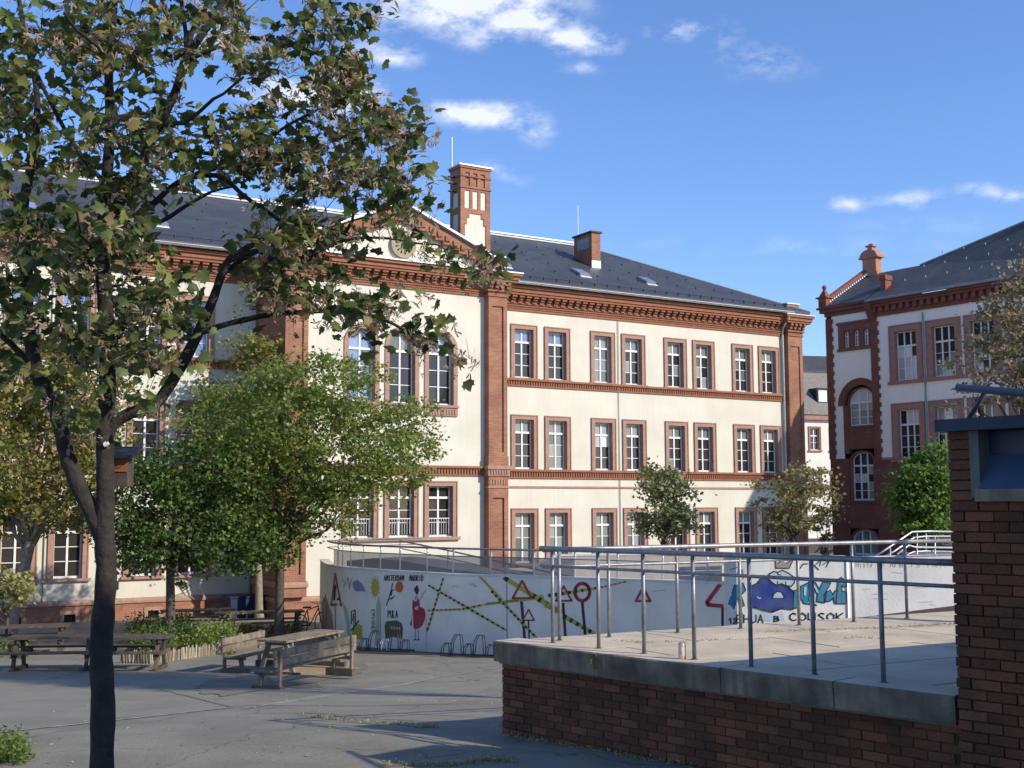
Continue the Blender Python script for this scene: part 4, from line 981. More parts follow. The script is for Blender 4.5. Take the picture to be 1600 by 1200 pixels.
def ell(cx, cy, rx_, ry_, n_=20): return [(cx+rx_*math.cos(2*math.pi*k/n_+.05), cy+ry_*math.sin(2*math.pi*k/n_+.05)) for k in range(n_)]
# city pictures
lay(MW, 'painted_brick_tower', TAN, mural, [[(503, 990), (503, 940), (509, 930), (519, 960), (522, 992)]])
lay(MW, 'painted_tower_lines', DKRED, mural, strokes=[(.9, [(504, 932), (522, 985)]), (.9, [(504, 955), (518, 990)]), (.9, [(509, 928), (504, 945)]), (.9, [(512, 940), (509, 990)]), (.8, [(505, 970), (521, 962)])])
lay(MW, 'painted_road_works_sign', DKRED, mural, strokes=[(2.6, [(524, 896), (518, 944)]), (2.6, [(524, 896), (533, 945)]), (4.5, [(517.5, 945), (533.5, 945)]), (1.2, [(524, 948), (525, 1005)])])
lay(MW, 'painted_worker', BLACK, mural, [[(523, 912), (526, 914), (525, 922), (527, 938), (521, 938), (522, 922)], [(526, 938), (530, 931), (532, 938)]])
lay(MW, 'scribble', GREYP, mural, strokes=[(1., [(535, 905), (540, 912), (537, 918), (544, 903), (546, 920), (549, 906)]), (1., [(536, 914), (548, 912)])])
lay(MW, 'painted_fish', PURP, mural, [[(551, 910), (558, 906), (566, 912), (572, 924), (556, 924), (552, 918)]], [(1., [(550, 914), (568, 919)])])
lay(MW, 'painted_sun', YEL, mural, [ell(586.5, 918, 6, 13.5)], [(.9, [(586.5+6.5*math.cos(a), 918+14*math.sin(a)), (586.5+8.5*math.cos(a), 918+18*math.sin(a))]) for a in [k*math.pi/6 for k in range(12)]])
lay(MW, 'painted_skyscraper', PALEY, mural, [[(587, 1008), (588.5, 945), (592, 930), (595, 945), (596, 1008)]])
lay(MW, 'painted_banana', PALEY, mural, [[(534, 938), (541, 948), (546, 965), (548, 1000), (544, 996), (539, 962)]])
lay(MW, 'painted_digger', YEL, mural, [[(549, 996), (551, 982), (560, 974), (566, 978), (566, 1000)]])
lay(MW, 'painted_digger_arm', BLACK, mural, strokes=[(1.6, [(549, 975), (549, 956), (555, 953), (556, 978)]), (1.2, [(551, 970), (553, 958), (553, 985)]), (2., [(549, 985), (561, 970)])])
lay(MW, 'lettering', BLACK, mural, strokes=vtext('EMVANEC', 583.5, 952, 990, 5, .8))
lay(MW, 'lettering', BLACK, mural, strokes=text('AMSTERDAM', 600, 899, 632, 907, 1.15))
lay(MW, 'lettering', BLACK, mural, strokes=text('MADRID', 640, 899, 662, 907.5, 1.1))
lay(MW, 'lettering', BLACK, mural, strokes=text('PULA', 606, 954, 622, 965, 1.2))
lay(MW, 'painted_tulip', ORA, mural, [ell(624.3, 917, 6.2, 9, 16)])
lay(MW, 'painted_tulip_stem', GRN, mural, [[(609, 930), (614, 920), (612, 932)], [(607, 937), (618, 930), (613, 936)]], [(1.3, [(604, 946), (609, 932), (613, 922), (619, 921)]), (1.2, [(609, 932), (614, 911)])])
lay(MW, 'painted_arena', OLIV, mural, [[(601, 978), (603, 971), (611, 970), (620, 969), (628, 974), (630, 983), (629, 999), (615, 995), (602, 998)]])
lay(MW, 'painted_arena_arches', PALEY, mural, [[(611+i*4, 983), (611+i*4, 978.5+i*.5), (613.5+i*4, 979+i*.5), (613.5+i*4, 984)] for i in range(4)])
lay(MW, 'painted_dancer_dress', RED, mural, [[(643.5, 935), (646, 938), (649, 939.5), (652, 938), (655, 935), (655.5, 942), (656, 948), (660, 949.5), (664, 952), (665, 960), (664, 968), (661, 976), (656, 981), (650, 983), (645, 981), (640.5, 975), (643, 968), (645.5, 960), (646, 949), (644, 942)]])
lay(MW, 'painted_dancer_skin', SKIN, mural, [[(649, 930), (652, 930), (654, 937), (648, 937)]], [(1.2, [(656, 938), (661, 928), (666, 922)]), (1.5, [(649, 983), (649, 998)]), (1.5, [(654, 983), (654, 998)])])
lay(MW, 'painted_dancer_hair', BLACK, mural, [[(647, 921), (649, 917), (652, 915.5), (654.5, 917), (655, 922), (654, 927), (651, 930), (649.5, 926)], [(649, 919), (651, 914), (653.5, 914.5), (654, 919)]], [(1.6, [(647, 1000), (650, 999)]), (1.6, [(652, 1000), (655, 999)])])
lay(MW, 'painted_bow', MURALG, mural, [[(648, 950), (655, 946), (653, 951), (655, 954), (649, 952)]])
# hazard tapes
def tape(a, b_, w0, w1, nb, name='hazard_tape', sy=True):
    dx, dy = b_[0]-a[0], b_[1]-a[1]; L = math.hypot(dx, dy); ux, uy = dx/L, dy/L
    def quad(f0, f1, k=1.):
        w_a, w_b = (w0+(w1-w0)*f0)*k, (w0+(w1-w0)*f1)*k
        p, q = (a[0]+dx*f0, a[1]+dy*f0), (a[0]+dx*f1, a[1]+dy*f1)
        return [(p[0]+uy*w_a/2, p[1]-ux*w_a/2), (q[0]+uy*w_b/2, q[1]-ux*w_b/2), (q[0]-uy*w_b/2, q[1]+ux*w_b/2), (p[0]-uy*w_a/2, p[1]+ux*w_a/2)]
    o = lay(MW, name, YEL, mural, [quad(0, 1)] if abs(dx) > 14 else [quad(0, 1)], step=2.)
    if nb:
        mbp = [quad((k+.1)/nb, (k+.52)/nb, 1.02) for k in range(nb)]
        lay(MW, 'tape_stripes', BLACK, o, mbp, step=1.2, off=.018)
tape((669, 914), (728, 948), 2.6, 4, 9); tape((728, 948), (792, 985), 4, 3, 8)
tape((693, 903), (667, 988), 2.6, 3, 11)
tape((668, 954), (722, 952), 2.6, 3.4, 8); tape((722, 952), (755, 945), 3.4, 3, 4); tape((755, 945), (815, 937), 2.5, 5, 0); tape((815, 937), (850, 932), 5, 6, 0)
tape((856, 931), (938, 918), 6, 3.5, 8); tape((938, 918), (981, 908), 2.5, 2, 6)
tape((749, 900), (785, 938), 3.5, 4.2, 0); tape((768, 923), (838, 996), 4, 3.5, 12)
tape((787, 902), (801, 911), 6, 7, 1); tape((801, 911), (832, 930), 7, 8, 0); tape((832, 930), (850, 941), 8, 8, 2); tape((850, 941), (878, 958), 9, 9, 0); tape((880, 962), (929, 990), 7, 5.5, 5)
lay(MW, 'tape_lettering', OLIV, mural, strokes=[(1.0, [(p[0]*1, p[1]) for p in q]) for q in [[(851, 940), (857, 941), (852, 948), (858, 950)], [(862, 944), (866, 947), (864, 953), (859, 951), (862, 944)], [(867, 957), (869, 949), (873, 958), (875, 952)]]], off=.02)
lay(MW, 'tape_lettering', OLIV, mural, strokes=text('ZONE', 760, 942, 785, 944.5, .7, -.12)+text('ZONE', 790, 938.5, 812, 941.5, .7, -.12), off=.02)
def sign(px, py, r, mat=RED, post=None, name='painted_warning_sign', w=3.4):
    pts = [(px, py-r), (px+r*.95, py+r*.75), (px-r*.95, py+r*.75), (px, py-r)]
    lay(MW, name, mat, mural, strokes=[(w, pts)])
    if post: lay(MW, 'painted_sign_post', BLACK, mural, strokes=[(post[0], post[1])])
sign(816, 923, 15.5, post=(4.5, [(815, 941), (820, 1000)]), w=3.2)
sign(826, 962, 9.5, post=(2.2, [(826, 970), (827, 1000)]), w=2.4)
sign(881, 929, 13, post=(4, [(880, 943), (884, 1000)]), w=3)
lay(MW, 'painted_round_sign', RED, mural, strokes=[(5, [(910+11.5*math.cos(2*math.pi*k/24), 925+13.5*math.sin(2*math.pi*k/24)) for k in range(25)])]); lay(MW, 'painted_sign_post', BLACK, mural, strokes=[(4, [(910, 941), (915, 995)])])
sign(1005, 930, 12, w=3.6)
lay(MW, 'painted_large_warning_sign', RED, mural, strokes=[(6, [(1126, 912), (1105, 941), (1107, 945), (1129, 947)])])
lay(MW, 'painted_sign_post', BLACK, mural, strokes=[(4, [(1129, 950), (1129, 985)])])
lay(MW, 'panel_joint', BLACK, mural, strokes=[(1.0, [(792, 902), (792.5, 1012)])]); lay(MW, 'panel_joint', GREYP, mural, strokes=[(.8, [(666, 960), (666, 1016)])])
lay(MW, 'scribble', GREYP, mural, strokes=[(.7, [(705, 918), (712, 915), (716, 917)]), (.7, [(733, 912), (745, 917), (738, 911)]), (.7, [(1020, 924), (1040, 922)])])
# blue graffiti
def letter(poly, mat=TEAL, name='graffiti_letter', w=1.7, off=.006, parent=graf, path=GW):
    o = lay(path, name, mat, parent, [poly], off=off, step=1.)
    lay(path, 'outline', BLACK, o, strokes=[(w, poly+poly[:1])], off=off+.0015)
    return o
letter([(1139, 943), (1148, 914), (1161, 911), (1165, 922), (1158, 930), (1163, 946), (1157, 949), (1153, 934), (1146, 951)], off=.006)
letter([(1240, 923), (1247, 921), (1248, 949), (1240, 951)], off=.007)
letter([(1251, 916), (1263, 910), (1265, 928), (1263, 937), (1276, 946), (1256, 943), (1250, 933)], off=.008)
letter([(1264, 909), (1274, 910), (1280, 921), (1286, 909), (1298, 911), (1287, 930), (1288, 942), (1276, 940), (1277, 928)], off=.0105)
letter([(1289, 940), (1291, 925), (1297, 922), (1301, 929), (1306, 922), (1310, 925), (1309, 943), (1304, 942), (1302, 934), (1297, 939)], off=.013)
letter([(1306, 943), (1310, 905), (1314, 902), (1321.5, 908), (1321.5, 917), (1315, 915), (1315, 923), (1321.5, 925), (1321.5, 943)], off=.0155)
lay(GW, 'graffiti_highlight', PALE, graf, [[(1256, 918), (1260, 916), (1259, 932), (1256, 930)], [(1270, 913), (1273, 914), (1279, 926), (1276, 926)], [(1313, 908), (1317, 909), (1316, 912), (1313, 911)]], off=.019, step=.8)
letter([(1171, 947), (1171, 917), (1184, 911), (1190, 903), (1200, 905), (1212, 912), (1232, 918), (1240, 925), (1238, 952), (1222, 950), (1207, 956), (1194, 953), (1180, 949)], BLUE, 'graffiti_blob', 2.4, .018)
lay(GW, 'graffiti_wave', PALE, graf, [[(1172, 952), (1181, 952), (1194, 957), (1207, 960), (1222, 954), (1226, 970), (1176, 972)]], off=.0045)
letter([(1199, 903), (1203, 896), (1208, 893), (1215, 894), (1222, 891), (1231, 895), (1239, 901), (1241, 910), (1236, 916), (1228, 915), (1221, 912), (1212, 914), (1205, 909)], PALE, 'graffiti_cloud', 2., .022)
lay(GW, 'cloud_marks', BLACK, graf, strokes=[(1.4, [(1213, 894), (1216, 898), (1220, 898)]), (1.4, [(1203, 902), (1208, 901), (1211, 904)]), (1.4, [(1214, 913), (1215, 908)]), (1.4, [(1228, 914), (1227, 909)])], off=.0255)
lay(GW, 'graffiti_eye', PALE, graf, [[(1208, 934), (1209, 929), (1214, 925), (1220, 926), (1224, 934)], [(1182, 932), (1189, 934), (1188, 936), (1183, 934)]], off=.0225)
lay(GW, 'eye_outline', BLACK, graf, strokes=[(1.6, [(1207, 935), (1208, 929), (1214, 924), (1221, 925), (1225, 935)])], off=.0235)
lay(GW, 'painted_crown', TAN, graf, [[(1211, 874), (1216, 880), (1222, 873), (1227, 880), (1237, 874), (1233, 887), (1213, 887)]], off=.006)
lay(GW, 'painted_crown_outline', BLACK, graf, strokes=[(1.4, [(1211, 873), (1212, 888), (1233, 888), (1240, 873), (1228, 880)]), (1.2, [(1216, 880), (1222, 874)])], off=.009)
lay(GW, 'lettering', BLACK, graf, strokes=[(1.4, [(1275, 882), (1283, 874), (1281, 884)]), (1.4, [(1286, 882), (1296, 876), (1291, 886)]), (1.6, [(1250, 888), (1255, 881), (1262, 881)]), (1.6, [(1266, 886), (1272, 883), (1279, 890)])], off=.01)
lay(GW, 'lettering', BLACK, graf, strokes=text('12', 1138, 966, 1152, 974, 2.)+text('EHUA', 1150, 961, 1194, 973, 2.1)+text('B', 1208, 963, 1220, 971, 2.2)+text('COUSOK', 1232, 958, 1320, 970, 2.3)+[(1.2, [(1148, 958), (1158, 955), (1162, 963)]), (1.2, [(1141, 890), (1158, 885)]), (1.2, [(1152, 896), (1160, 890), (1162, 904)])], off=.01)
lay(GW2, 'pencil_scribble', GRAPH, graf2, strokes=text('Histo', 1337, 877, 1364, 886, .8)+text('y Arm', 1375, 876, 1412, 886, .9)+text('is Mon', 1420, 877, 1478, 886, .7)+[(.5, [(x, y), (x+rnd.uniform(8, 30), y+rnd.uniform(-2, 2))]) for x, y in [(rnd.uniform(1335, 1460), rnd.uniform(890, 950)) for _ in range(7)]], off=.006)
MB().hull([tuple(v) for v in [(GW[-1][0], GW[-1][1]-.03, -1.6), (GW2[0][0], GW2[0][1]-.03, -1.6), (GW2[0][0], GW2[0][1]+.1, -1.6), (GW[-1][0], GW[-1][1]+.1, -1.6)]],
          [tuple(v) for v in [(GW[-1][0], GW[-1][1]-.03, .42), (GW2[0][0], GW2[0][1]-.03, .42), (GW2[0][0], GW2[0][1]+.1, .42), (GW[-1][0], GW[-1][1]+.1, .42)]]).build('joint_strip', WHITE, graf)

# railing with mesh panels on the mural wall
MESH_, t, b = base_mat('grey_mesh_panel')
tr_ = N(t, 'ShaderNodeBsdfTransparent'); ms_ = N(t, 'ShaderNodeMixShader', i_0=.48)
b.inputs['Base Color'].default_value = (.20, .20, .20, 1); b.inputs['Roughness'].default_value = .6
lk(t, tr_, 0, ms_, 1); lk(t, b, 0, ms_, 2); lk(t, ms_, 0, t.nodes['Material Output'], 0)
railM = empty('ramp_railing', (0, 0, 0), 0, 'grey steel railing with perforated panels on top of the curved mural wall', 'railing')
def mw_pt(px, dz, inset=.14):
    Y = float(np.interp(px, MPX, MPY)); p = at_Y(px, 900, Y); q = at_Y(px+2, 900, float(np.interp(px+2, MPX, MPY))); d = Vector((q[0]-p[0], q[1]-p[1])).normalized()
    return Vector((p[0]-d.y*inset, p[1]+d.x*inset, dz))
rp = [504, 508, 514, 521, 528, 541, 561, 588, 619, 661, 703, 762, 829, 893, 960, 1030, 1100]
top = [mw_pt(x, .45) for x in rp]
back = [Vector((top[0].x+.5, top[0].y+1.2, .45)), Vector((top[0].x+1.7, top[0].y+1.8, .45)), Vector((top[0].x+3.0, top[0].y+1.2, .50))]
MB().tube(list(reversed(back))+top, .028, 8).build('top_rail', STEEL, railM, smooth=True)
MB().tube([Vector((p.x, p.y, p.z-.20)) for p in list(reversed(back))+top], .016, 6).build('mid_rail', STEEL, railM, smooth=True)
for x in rp[3:]:
    p = mw_pt(x, -.26); q = mw_pt(x, .45)
    MB().tube([p, (q.x, q.y, .2), (q.x+.02, q.y+.02, .33), (q.x, q.y, .43)], .024, 8).build('post', STEELW, railM, smooth=True)
for a, b_ in zip(rp[2:-4], rp[3:-3]):
    p, q = mw_pt(a, 0), mw_pt(b_, 0)
    MB().hull([(p.x, p.y+.0, -.2), (q.x, q.y, -.2), (q.x, q.y+.012, -.2), (p.x, p.y+.012, -.2)], [(p.x, p.y, .24), (q.x, q.y, .24), (q.x, q.y+.012, .24), (p.x, p.y+.012, .24)]).build('mesh_panel', MESH_, railM)
# inner flight of the ramp behind the mural wall
inner = empty('inner_ramp', (0, 0, 0), 0, 'concrete inner ramp sloping down to the right behind the mural wall', 'ramp')
ip = []
for px, py, Y in [(542, 876, 40.5), (584, 872, 39.5), (625, 876, 38.5), (700, 889, 36.8), (790, 899, 34.8), (880, 908, 33.)]:
    p = at_Y(px, py, Y); ip.append(tuple(p))
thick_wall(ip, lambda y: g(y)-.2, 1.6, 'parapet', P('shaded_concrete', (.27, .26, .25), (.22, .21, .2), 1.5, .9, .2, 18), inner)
hr = empty('inner_ramp_handrail', (0, 0, 0), 0, 'twin handrail sloping down to the right above the inner ramp', 'railing')
hp_ = [at_Y(px, py, Y) for px, py, Y in [(625, 845, 38.5), (700, 860, 36.8), (790, 880, 34.8), (900, 902, 32.8)]]
MB().tube(hp_, .026, 8).build('top_rail', STEEL, hr, smooth=True); MB().tube([p-np.array([0, 0, .24]) for p in hp_], .018, 8).build('mid_rail', STEEL, hr, smooth=True)
for a, b_ in zip(hp_, ip[2:]): MB().tube([a, (a[0], a[1], a[2]-.75)], .02, 8).build('post', STEEL, hr)
# back wall of the ramp
bw = empty('ramp_back_wall', (0, 0, 0), 0, 'beige concrete wall at the back of the ramp, behind the mural wall', 'wall')
bp_ = []
for px, py, Y in [(835, 885, 35.5), (870, 869, 35.5), (960, 868, 35.5), (1060, 868, 35.5), (1160, 867, 35.5)]: bp_.append(tuple(at_Y(px, py, Y)))
thick_wall(bp_, lambda y: g(y)-.2, .3, 'wall', BEIGE, bw, MURALG)
st_ = MB()
for k in range(3):
    p, q = at_Y(1060, 886+k*7, 32.5-k*.5), at_Y(1128, 884+k*7, 31.5-k*.5)
    st_.hull([(p[0], p[1], -2.4), (q[0], q[1], -2.4), (q[0]+.2, q[1]+.5, -2.4), (p[0]+.2, p[1]+.5, -2.4)], [(p[0], p[1], p[2]), (q[0], q[1], q[2]), (q[0]+.2, q[1]+.5, q[2]), (p[0]+.2, p[1]+.5, p[2])])
st_.build('step', BEIGE, bw)
# stairs with handrails near the red building
stair = empty('entrance_stair', (0, 0, 0), 0, 'outside stair with bright double handrails in front of the red brick building', 'stair')
def hrail(pts, r=.03, mat=STEELW, parent=stair, name='handrail'): return MB().tube([at_Y(*p) for p in pts], r, 8).build(name, mat, parent, smooth=True)
hrail([(1370, 868, 38), (1385, 858, 38), (1425, 831, 38.6), (1452, 830, 39), (1500, 831, 39.4)]); hrail([(1382, 870, 38), (1398, 861, 38), (1428, 840, 38.6), (1446, 838, 39), (1500, 838, 39.4)])
hrail([(1402, 866, 37), (1420, 852, 37.4), (1430, 855, 37.6), (1500, 856, 38)]); hrail([(1410, 870, 37), (1428, 862, 37.4), (1446, 861, 37.6), (1500, 862, 38)], .02)
for px, y0_, y1_, Y in [(1391, 856, 900, 38), (1412, 843, 890, 38.2), (1433, 833, 880, 38.6), (1447, 833, 875, 39), (1461, 838, 880, 39), (1461, 857, 880, 37.6), (1433, 857, 880, 37.4)]: hrail([(px, y0_, Y), (px, y1_, Y)], .022, STEELW, stair, 'post')
sb = MB()
for k in range(7):
    p = at_Y(1380+k*9, 868, 39.5); sb.box(p[0], p[0]+6, 39.5, 41.5, -2.6+k*.36, -2.6+(k+1)*.36)
sb.build('steps', P('stair_concrete', (.2, .2, .21), (.15, .15, .16), 3, .9, .2), stair)

# ------------------------------------------------------------------ terrace with slabs and brick retaining wall
K0 = Vector((-.23, 14.17, 0)); FD = Vector((3.88, -4.16, 0)).normalized(); RD = Vector((.878, .478, 0)).normalized()
FN = Vector((FD.y, -FD.x, 0)); FANG = math.atan2(FD.y, FD.x)      # FN points out to the camera side (left)
if FN.dot(-K0) < 0 and FN.x > 0: FN = -FN
LEN = 5.72
terr = empty('terrace', K0, FANG, 'raised concrete terrace with weathered coping slabs on a brick retaining wall', 'terrace')
# local: x along the front edge towards the camera, y = away from the courtyard (into the terrace)
mor = MB(); mor.box(.075, LEN+.1, .095, .5, -1.35, -.25); mor.box(.075, .5, .095, 12, -1.35, -.25); mor.build('mortar_backing', MORT, terr)
bl, bhh, jo = .238, .0745, .010
bm = [MB().bbox(0, bl, 0, .1, 0, bhh, .004).mesh('brick', BRICKN), MB().bbox(0, bl*.48, 0, .1, 0, bhh, .004).mesh('brick', BRICKN)]
rown = 0; z = -.245-bhh; nb = 0
while z > -1.32:
    x = .06
    if rown % 2: link('brick', bm[1], terr, loc=(x, .083+rnd.uniform(-.003, .004), z)); x += bl*.48+jo; nb += 1
    while x+bl < LEN+.05:
        if z+bhh > -1.3 and nb < 296:
            link('brick', bm[0], terr, loc=(x, .083+rnd.uniform(-.004, .005), z)); nb += 1
        x += bl+jo
    z -= bhh+jo; rown += 1
side = MB()
for r_i in range(12):
    for k in range(18): side.box(.055, .16, .2+k*.25+(r_i % 2)*.12, .2+k*.25+(r_i % 2)*.12+.236, -.245-(r_i+1)*(bhh+jo)+jo, -.245-r_i*(bhh+jo))
side.build('return_bricks', BRICKN, terr, kind='stuff')
MB().box(.05, LEN+.02, .05, .4, -.262, -.242).build('mortar_bed', P('pale_mortar', (.22, .20, .16), (.14, .13, .1), 8, .95, .4, 40), terr)
xs_ = [0, 1.62, 3.30, 4.55, LEN-.02]
for a, b_ in zip(xs_[:-1], xs_[1:]):
    c = MB(); c.add([(a+.006, 0.004, -.236), (b_-.006, .004, -.236), (b_-.006, .4, -.236), (a+.006, .4, -.236), (a+.006, -.01, -.012), (b_-.006, -.01, -.012), (b_-.006, .4, 0), (a+.006, .4, 0), (a+.006, .004, 0), (b_-.006, .004, 0)],
                    [(0, 3, 2, 1), (0, 1, 5, 4), (4, 5, 9, 8), (8, 9, 6, 7), (1, 2, 6, 9, 5), (0, 4, 8, 7, 3), (2, 3, 7, 6)])
    cs_ = c.build('coping_slab', CONC, terr); MB().box(a+.012, b_-.012, .006, .398, .0005, .003).build('pale_top', CONCB, cs_)  # thin paler sheet over the top of each coping slab
# paving slabs of the terrace floor (their own joints), local coordinates
inv = Matrix.Rotation(-FANG, 4, 'Z') @ Matrix.Translation(-K0)
flr = MB()
def wl(v): return inv @ Vector(v)
floor_poly = [K0+RD*0.0, K0+RD*11.0, Vector((12, 11.5, 0)), K0+FD*5.7]
RDl = (Matrix.Rotation(-FANG, 4, 'Z') @ RD)
MB().add([tuple(wl(v)+Vector((0, 0, -.014))) for v in (K0+RD*.1, K0+RD*13, Vector((14, 11, 0)), K0+FD*5.75)], [(0, 3, 2, 1)]).build('floor_bed', SOIL, terr)
def inpoly(p):
    w_ = K0+FD*p[0]+Vector((-FD.y, FD.x, 0))*p[1]
    d = w_-K0; e = RD.cross(d).z          # right of the rear edge
    return e <= .02
# slabs follow the rear-edge direction
RN = Vector((RD.y, -RD.x, 0))
sl_w, sl_l = 1.25, 2.05; cnt = 0
for j in range(7):
    for i in range(-4, 8):
        a0 = i*sl_l+(j % 2)*1.0; corners = []
        jg = .017; poly = [(a0+jg, j*sl_w+jg), (a0+sl_l-jg, j*sl_w+jg), (a0+sl_l-jg, (j+1)*sl_w-jg), (a0+jg, (j+1)*sl_w-jg)]
        pts = [K0+RD*p[0]+RN*p[1] for p in poly]
        # clip against the coping line (stay inside the terrace)
        IN = Vector((-FD.y, FD.x, 0)); 
        def clip(ps, n, d0):
            out = []
            for a, b_ in zip(ps, ps[1:]+ps[:1]):
                da, db_ = n.dot(a-K0)-d0, n.dot(b_-K0)-d0
                if da >= 0: out.append(a)
                if da*db_ < 0: out.append(a.lerp(b_, da/(da-db_)))
            return out
        pts = clip(pts, IN, .405)
        if len(pts) < 3: continue
        pts = clip(pts, -FD, -5.75)
        if len(pts) < 3: continue
        top_ = [wl(p+Vector((0, 0, -.002+rnd.uniform(-.0015, .0015)))) for p in pts]; bot_ = [v-Vector((0, 0, .025)) for v in top_]
        s_ = MB().hull([tuple(v) for v in bot_], [tuple(v) for v in top_])
        s_.build('paving_slab', CONCB, terr); cnt += 1
# rear kerb of the terrace
rk = MB(); a = [wl(K0+RD*.5+RN*.02), wl(K0+RD*13+RN*.02)]
n_l = Matrix.Rotation(-FANG, 4, 'Z') @ (RN)
rk.hull([tuple(a[0]+Vector((0, 0, -1.2))), tuple(a[1]+Vector((0, 0, -1.2))), tuple(a[1]+n_l*.18+Vector((0, 0, -1.2))), tuple(a[0]+n_l*.18+Vector((0, 0, -1.2)))], [tuple(a[0]+Vector((0, 0, -.04))), tuple(a[1]+Vector((0, 0, -.04))), tuple(a[1]+n_l*.18+Vector((0, 0, -.04))), tuple(a[0]+n_l*.18+Vector((0, 0, -.04)))])
rk.build('rear_kerb', CONCB, terr)
# railings of the terrace
def terr_rail(bases, ends, label, name='terrace_railing', h=1.08, xoff=0):
    e = empty(name, bases[0], 0, label, 'railing', 'railings of the terrace'); b0 = Vector(bases[0])
    pts = [Vector(p)-b0 for p in [ends[0]]+list(bases)+[ends[1]]]
    MB().tube([p+Vector((0, 0, h)) for p in pts], .030, 10).build('top_rail', STEEL, e, smooth=True)
    MB().tube([p+Vector((0, 0, h-.20)) for p in pts], .018, 8).build('mid_rail', STEEL, e, smooth=True)
    for p in pts[1:-1]:
        MB().tube([p, p+Vector((0, 0, h))], .022, 10).build('post', STEEL, e, smooth=True)
        MB().tube([p+Vector((0, 0, -.001)), p+Vector((0, 0, .010))], .042, 12).build('base_plate', STEEL, e)
    return e
fb_ = [(.46, 13.89), (.95, 13.34), (1.40, 12.86), (1.86, 12.36), (2.33, 11.80), (2.81, 11.26), (3.30, 10.76)]
rb_ = [(.55, 14.16), (1.16, 14.50), (2.05, 14.96), (2.92, 15.41), (3.77, 15.83), (4.61, 16.25), (5.48, 16.70)]
terr_rail([(x, y, 0) for x, y in fb_], [(.33, 14.04, 0), (3.86, 10.12, 0)], 'weathered steel railing along the front edge of the terrace, nearest the camera')
terr_rail([(x, y, 0) for x, y in rb_], [(.36, 14.04, 0), (6.8, 17.35, 0)], 'brighter steel railing along the far edge of the terrace', h=1.06)
# drink can
cp = at_z(1066, 1030, 0)
can = empty('drink_can', (cp[0], cp[1], 0), .4, 'small white and orange drink can standing on the terrace coping', 'can')
can.scale = (1.2, 1.2, 1.08)
MB().lathe([(.028, 0), (.033, .01), (.033, .14), (.027, .155)], n=16).build('body', P('can_print', (.75, .73, .7), (.60, .16, .03), 14, .35, 0, metallic=.2), can, smooth=True)
MB().lathe([(.027, .155), (.026, .158), (.02, .154)], n=16).build('lid', STEELW, can)

# brick pier and cheek wall on the right
PO = Vector((3.64, 9.90, 0))
pier = empty('brick_pier', PO, FANG, 'dark red brick pier at the right edge, topped by a blue metal hood', 'wall')
MB().box(.004, 3.2, .03, .9, -1.6, 1.60).build('mortar_backing', MORT, pier)
MB().box(.004, .21, .03, .9, 1.60, 2.18).build('mortar_backing', MORT, pier)
z = 1.60-bhh; rown = 0; nb = 0; big = []
while z > -1.5:
    x = .0+(-.0 if rown % 2 == 0 else -(bl+jo)/2); 
    while x < 1.35:
        x0 = max(x, 0); 
        if nb < 298: 
            if x < 0: link('brick', bm[1], pier, loc=(-.006, .0+rnd.uniform(-.005, .005), z)); 
            else: link('brick', bm[0], pier, loc=(x, .0+rnd.uniform(-.005, .005), z))
            nb += 1
        x += bl+jo
    z -= bhh+jo; rown += 1
z = 1.60+jo
ub_ = MB()
while z < 2.18:
    ub_.bbox(0, .2, rnd.uniform(-.004, .004), .1, z, z+bhh, .004); z += bhh+jo
ub_.build('upper_bricks', BRICKN, pier, kind='stuff')
sd_ = MB(); z = -.1
while z < 2.12:
    for k in range(4): sd_.box(-.003, .05, .12+k*.25, .12+k*.25+.236, z, z+bhh)
    z += bhh+jo
sd_.build('side_bricks', BRICKN, pier, kind='stuff')
MB().box(.19, .27, -.01, .5, 1.63, 2.18).build('corner_post', P('grey_green_render', (.17, .18, .16), (.12, .13, .12), 4, .9, .2), pier)
BLUEM = P('blue_painted_sheet', (.018, .035, .085), (.012, .026, .068), 1.5, .4, .05, 10, spec=.5)
MB().box(-.06, 3.2, -.10, .9, 2.18, 2.28).build('cap', P('blue_grey_capping', (.045, .06, .085), (.03, .042, .06), 3, .6, .1), pier)
MB().box(.27, 3.2, .18, .8, 1.70, 2.18).build('hood_panel', BLUEM, pier)
MB().xprism([(-.04, 1.70), (.18, 1.70), (.18, 1.98), (.16, 1.98)], .27, 3.2).build('sloping_flashing', P('pale_blue_sheet', (.06, .095, .16), (.045, .075, .13), 2, .45, .05), pier)
MB().box(.24, 3.2, -.06, .3, 1.60, 1.70).build('coping', CONC, pier)
cheek = empty('cheek_wall', (3.9, 10.3, 0), math.atan2(RD.y, RD.x), 'low brick wall running back along the terrace behind the pier', 'wall')
MB().box(.0, 9, -.3, .0, -1, 1.62).build('wall', BRICKN, cheek); MB().box(-.02, 9, -.34, .04, 1.62, 1.68).build('coping', CONC, cheek)
pr = empty('pipe_handrail', (3.75, 9.95, 0), 0, 'thick blue painted pipe handrail on a slanted strut above the brick pier', 'handrail')
PB = P('blue_pipe_paint', (.035, .055, .10), (.025, .04, .075), 6, .4, .1, 30, spec=.5)
a = at_Y(1497, 606, 9.93)-np.array([3.75, 9.95, 0]); b_ = at_Y(1600, 614, 9.2)-np.array([3.75, 9.95, 0]); d = (b_-a)
MB().tube([a, a+d*3.5], .032, 14).build('rail', PB, pr, smooth=True)
c_ = at_Y(1540, 612, 9.7)-np.array([3.75, 9.95, 0]); e_ = at_Y(1512, 652, 9.93)-np.array([3.75, 9.95, 0])
MB().tube([c_, e_-np.array([0, 0, .02])], .02, 10).build('strut', PB, pr, smooth=True)

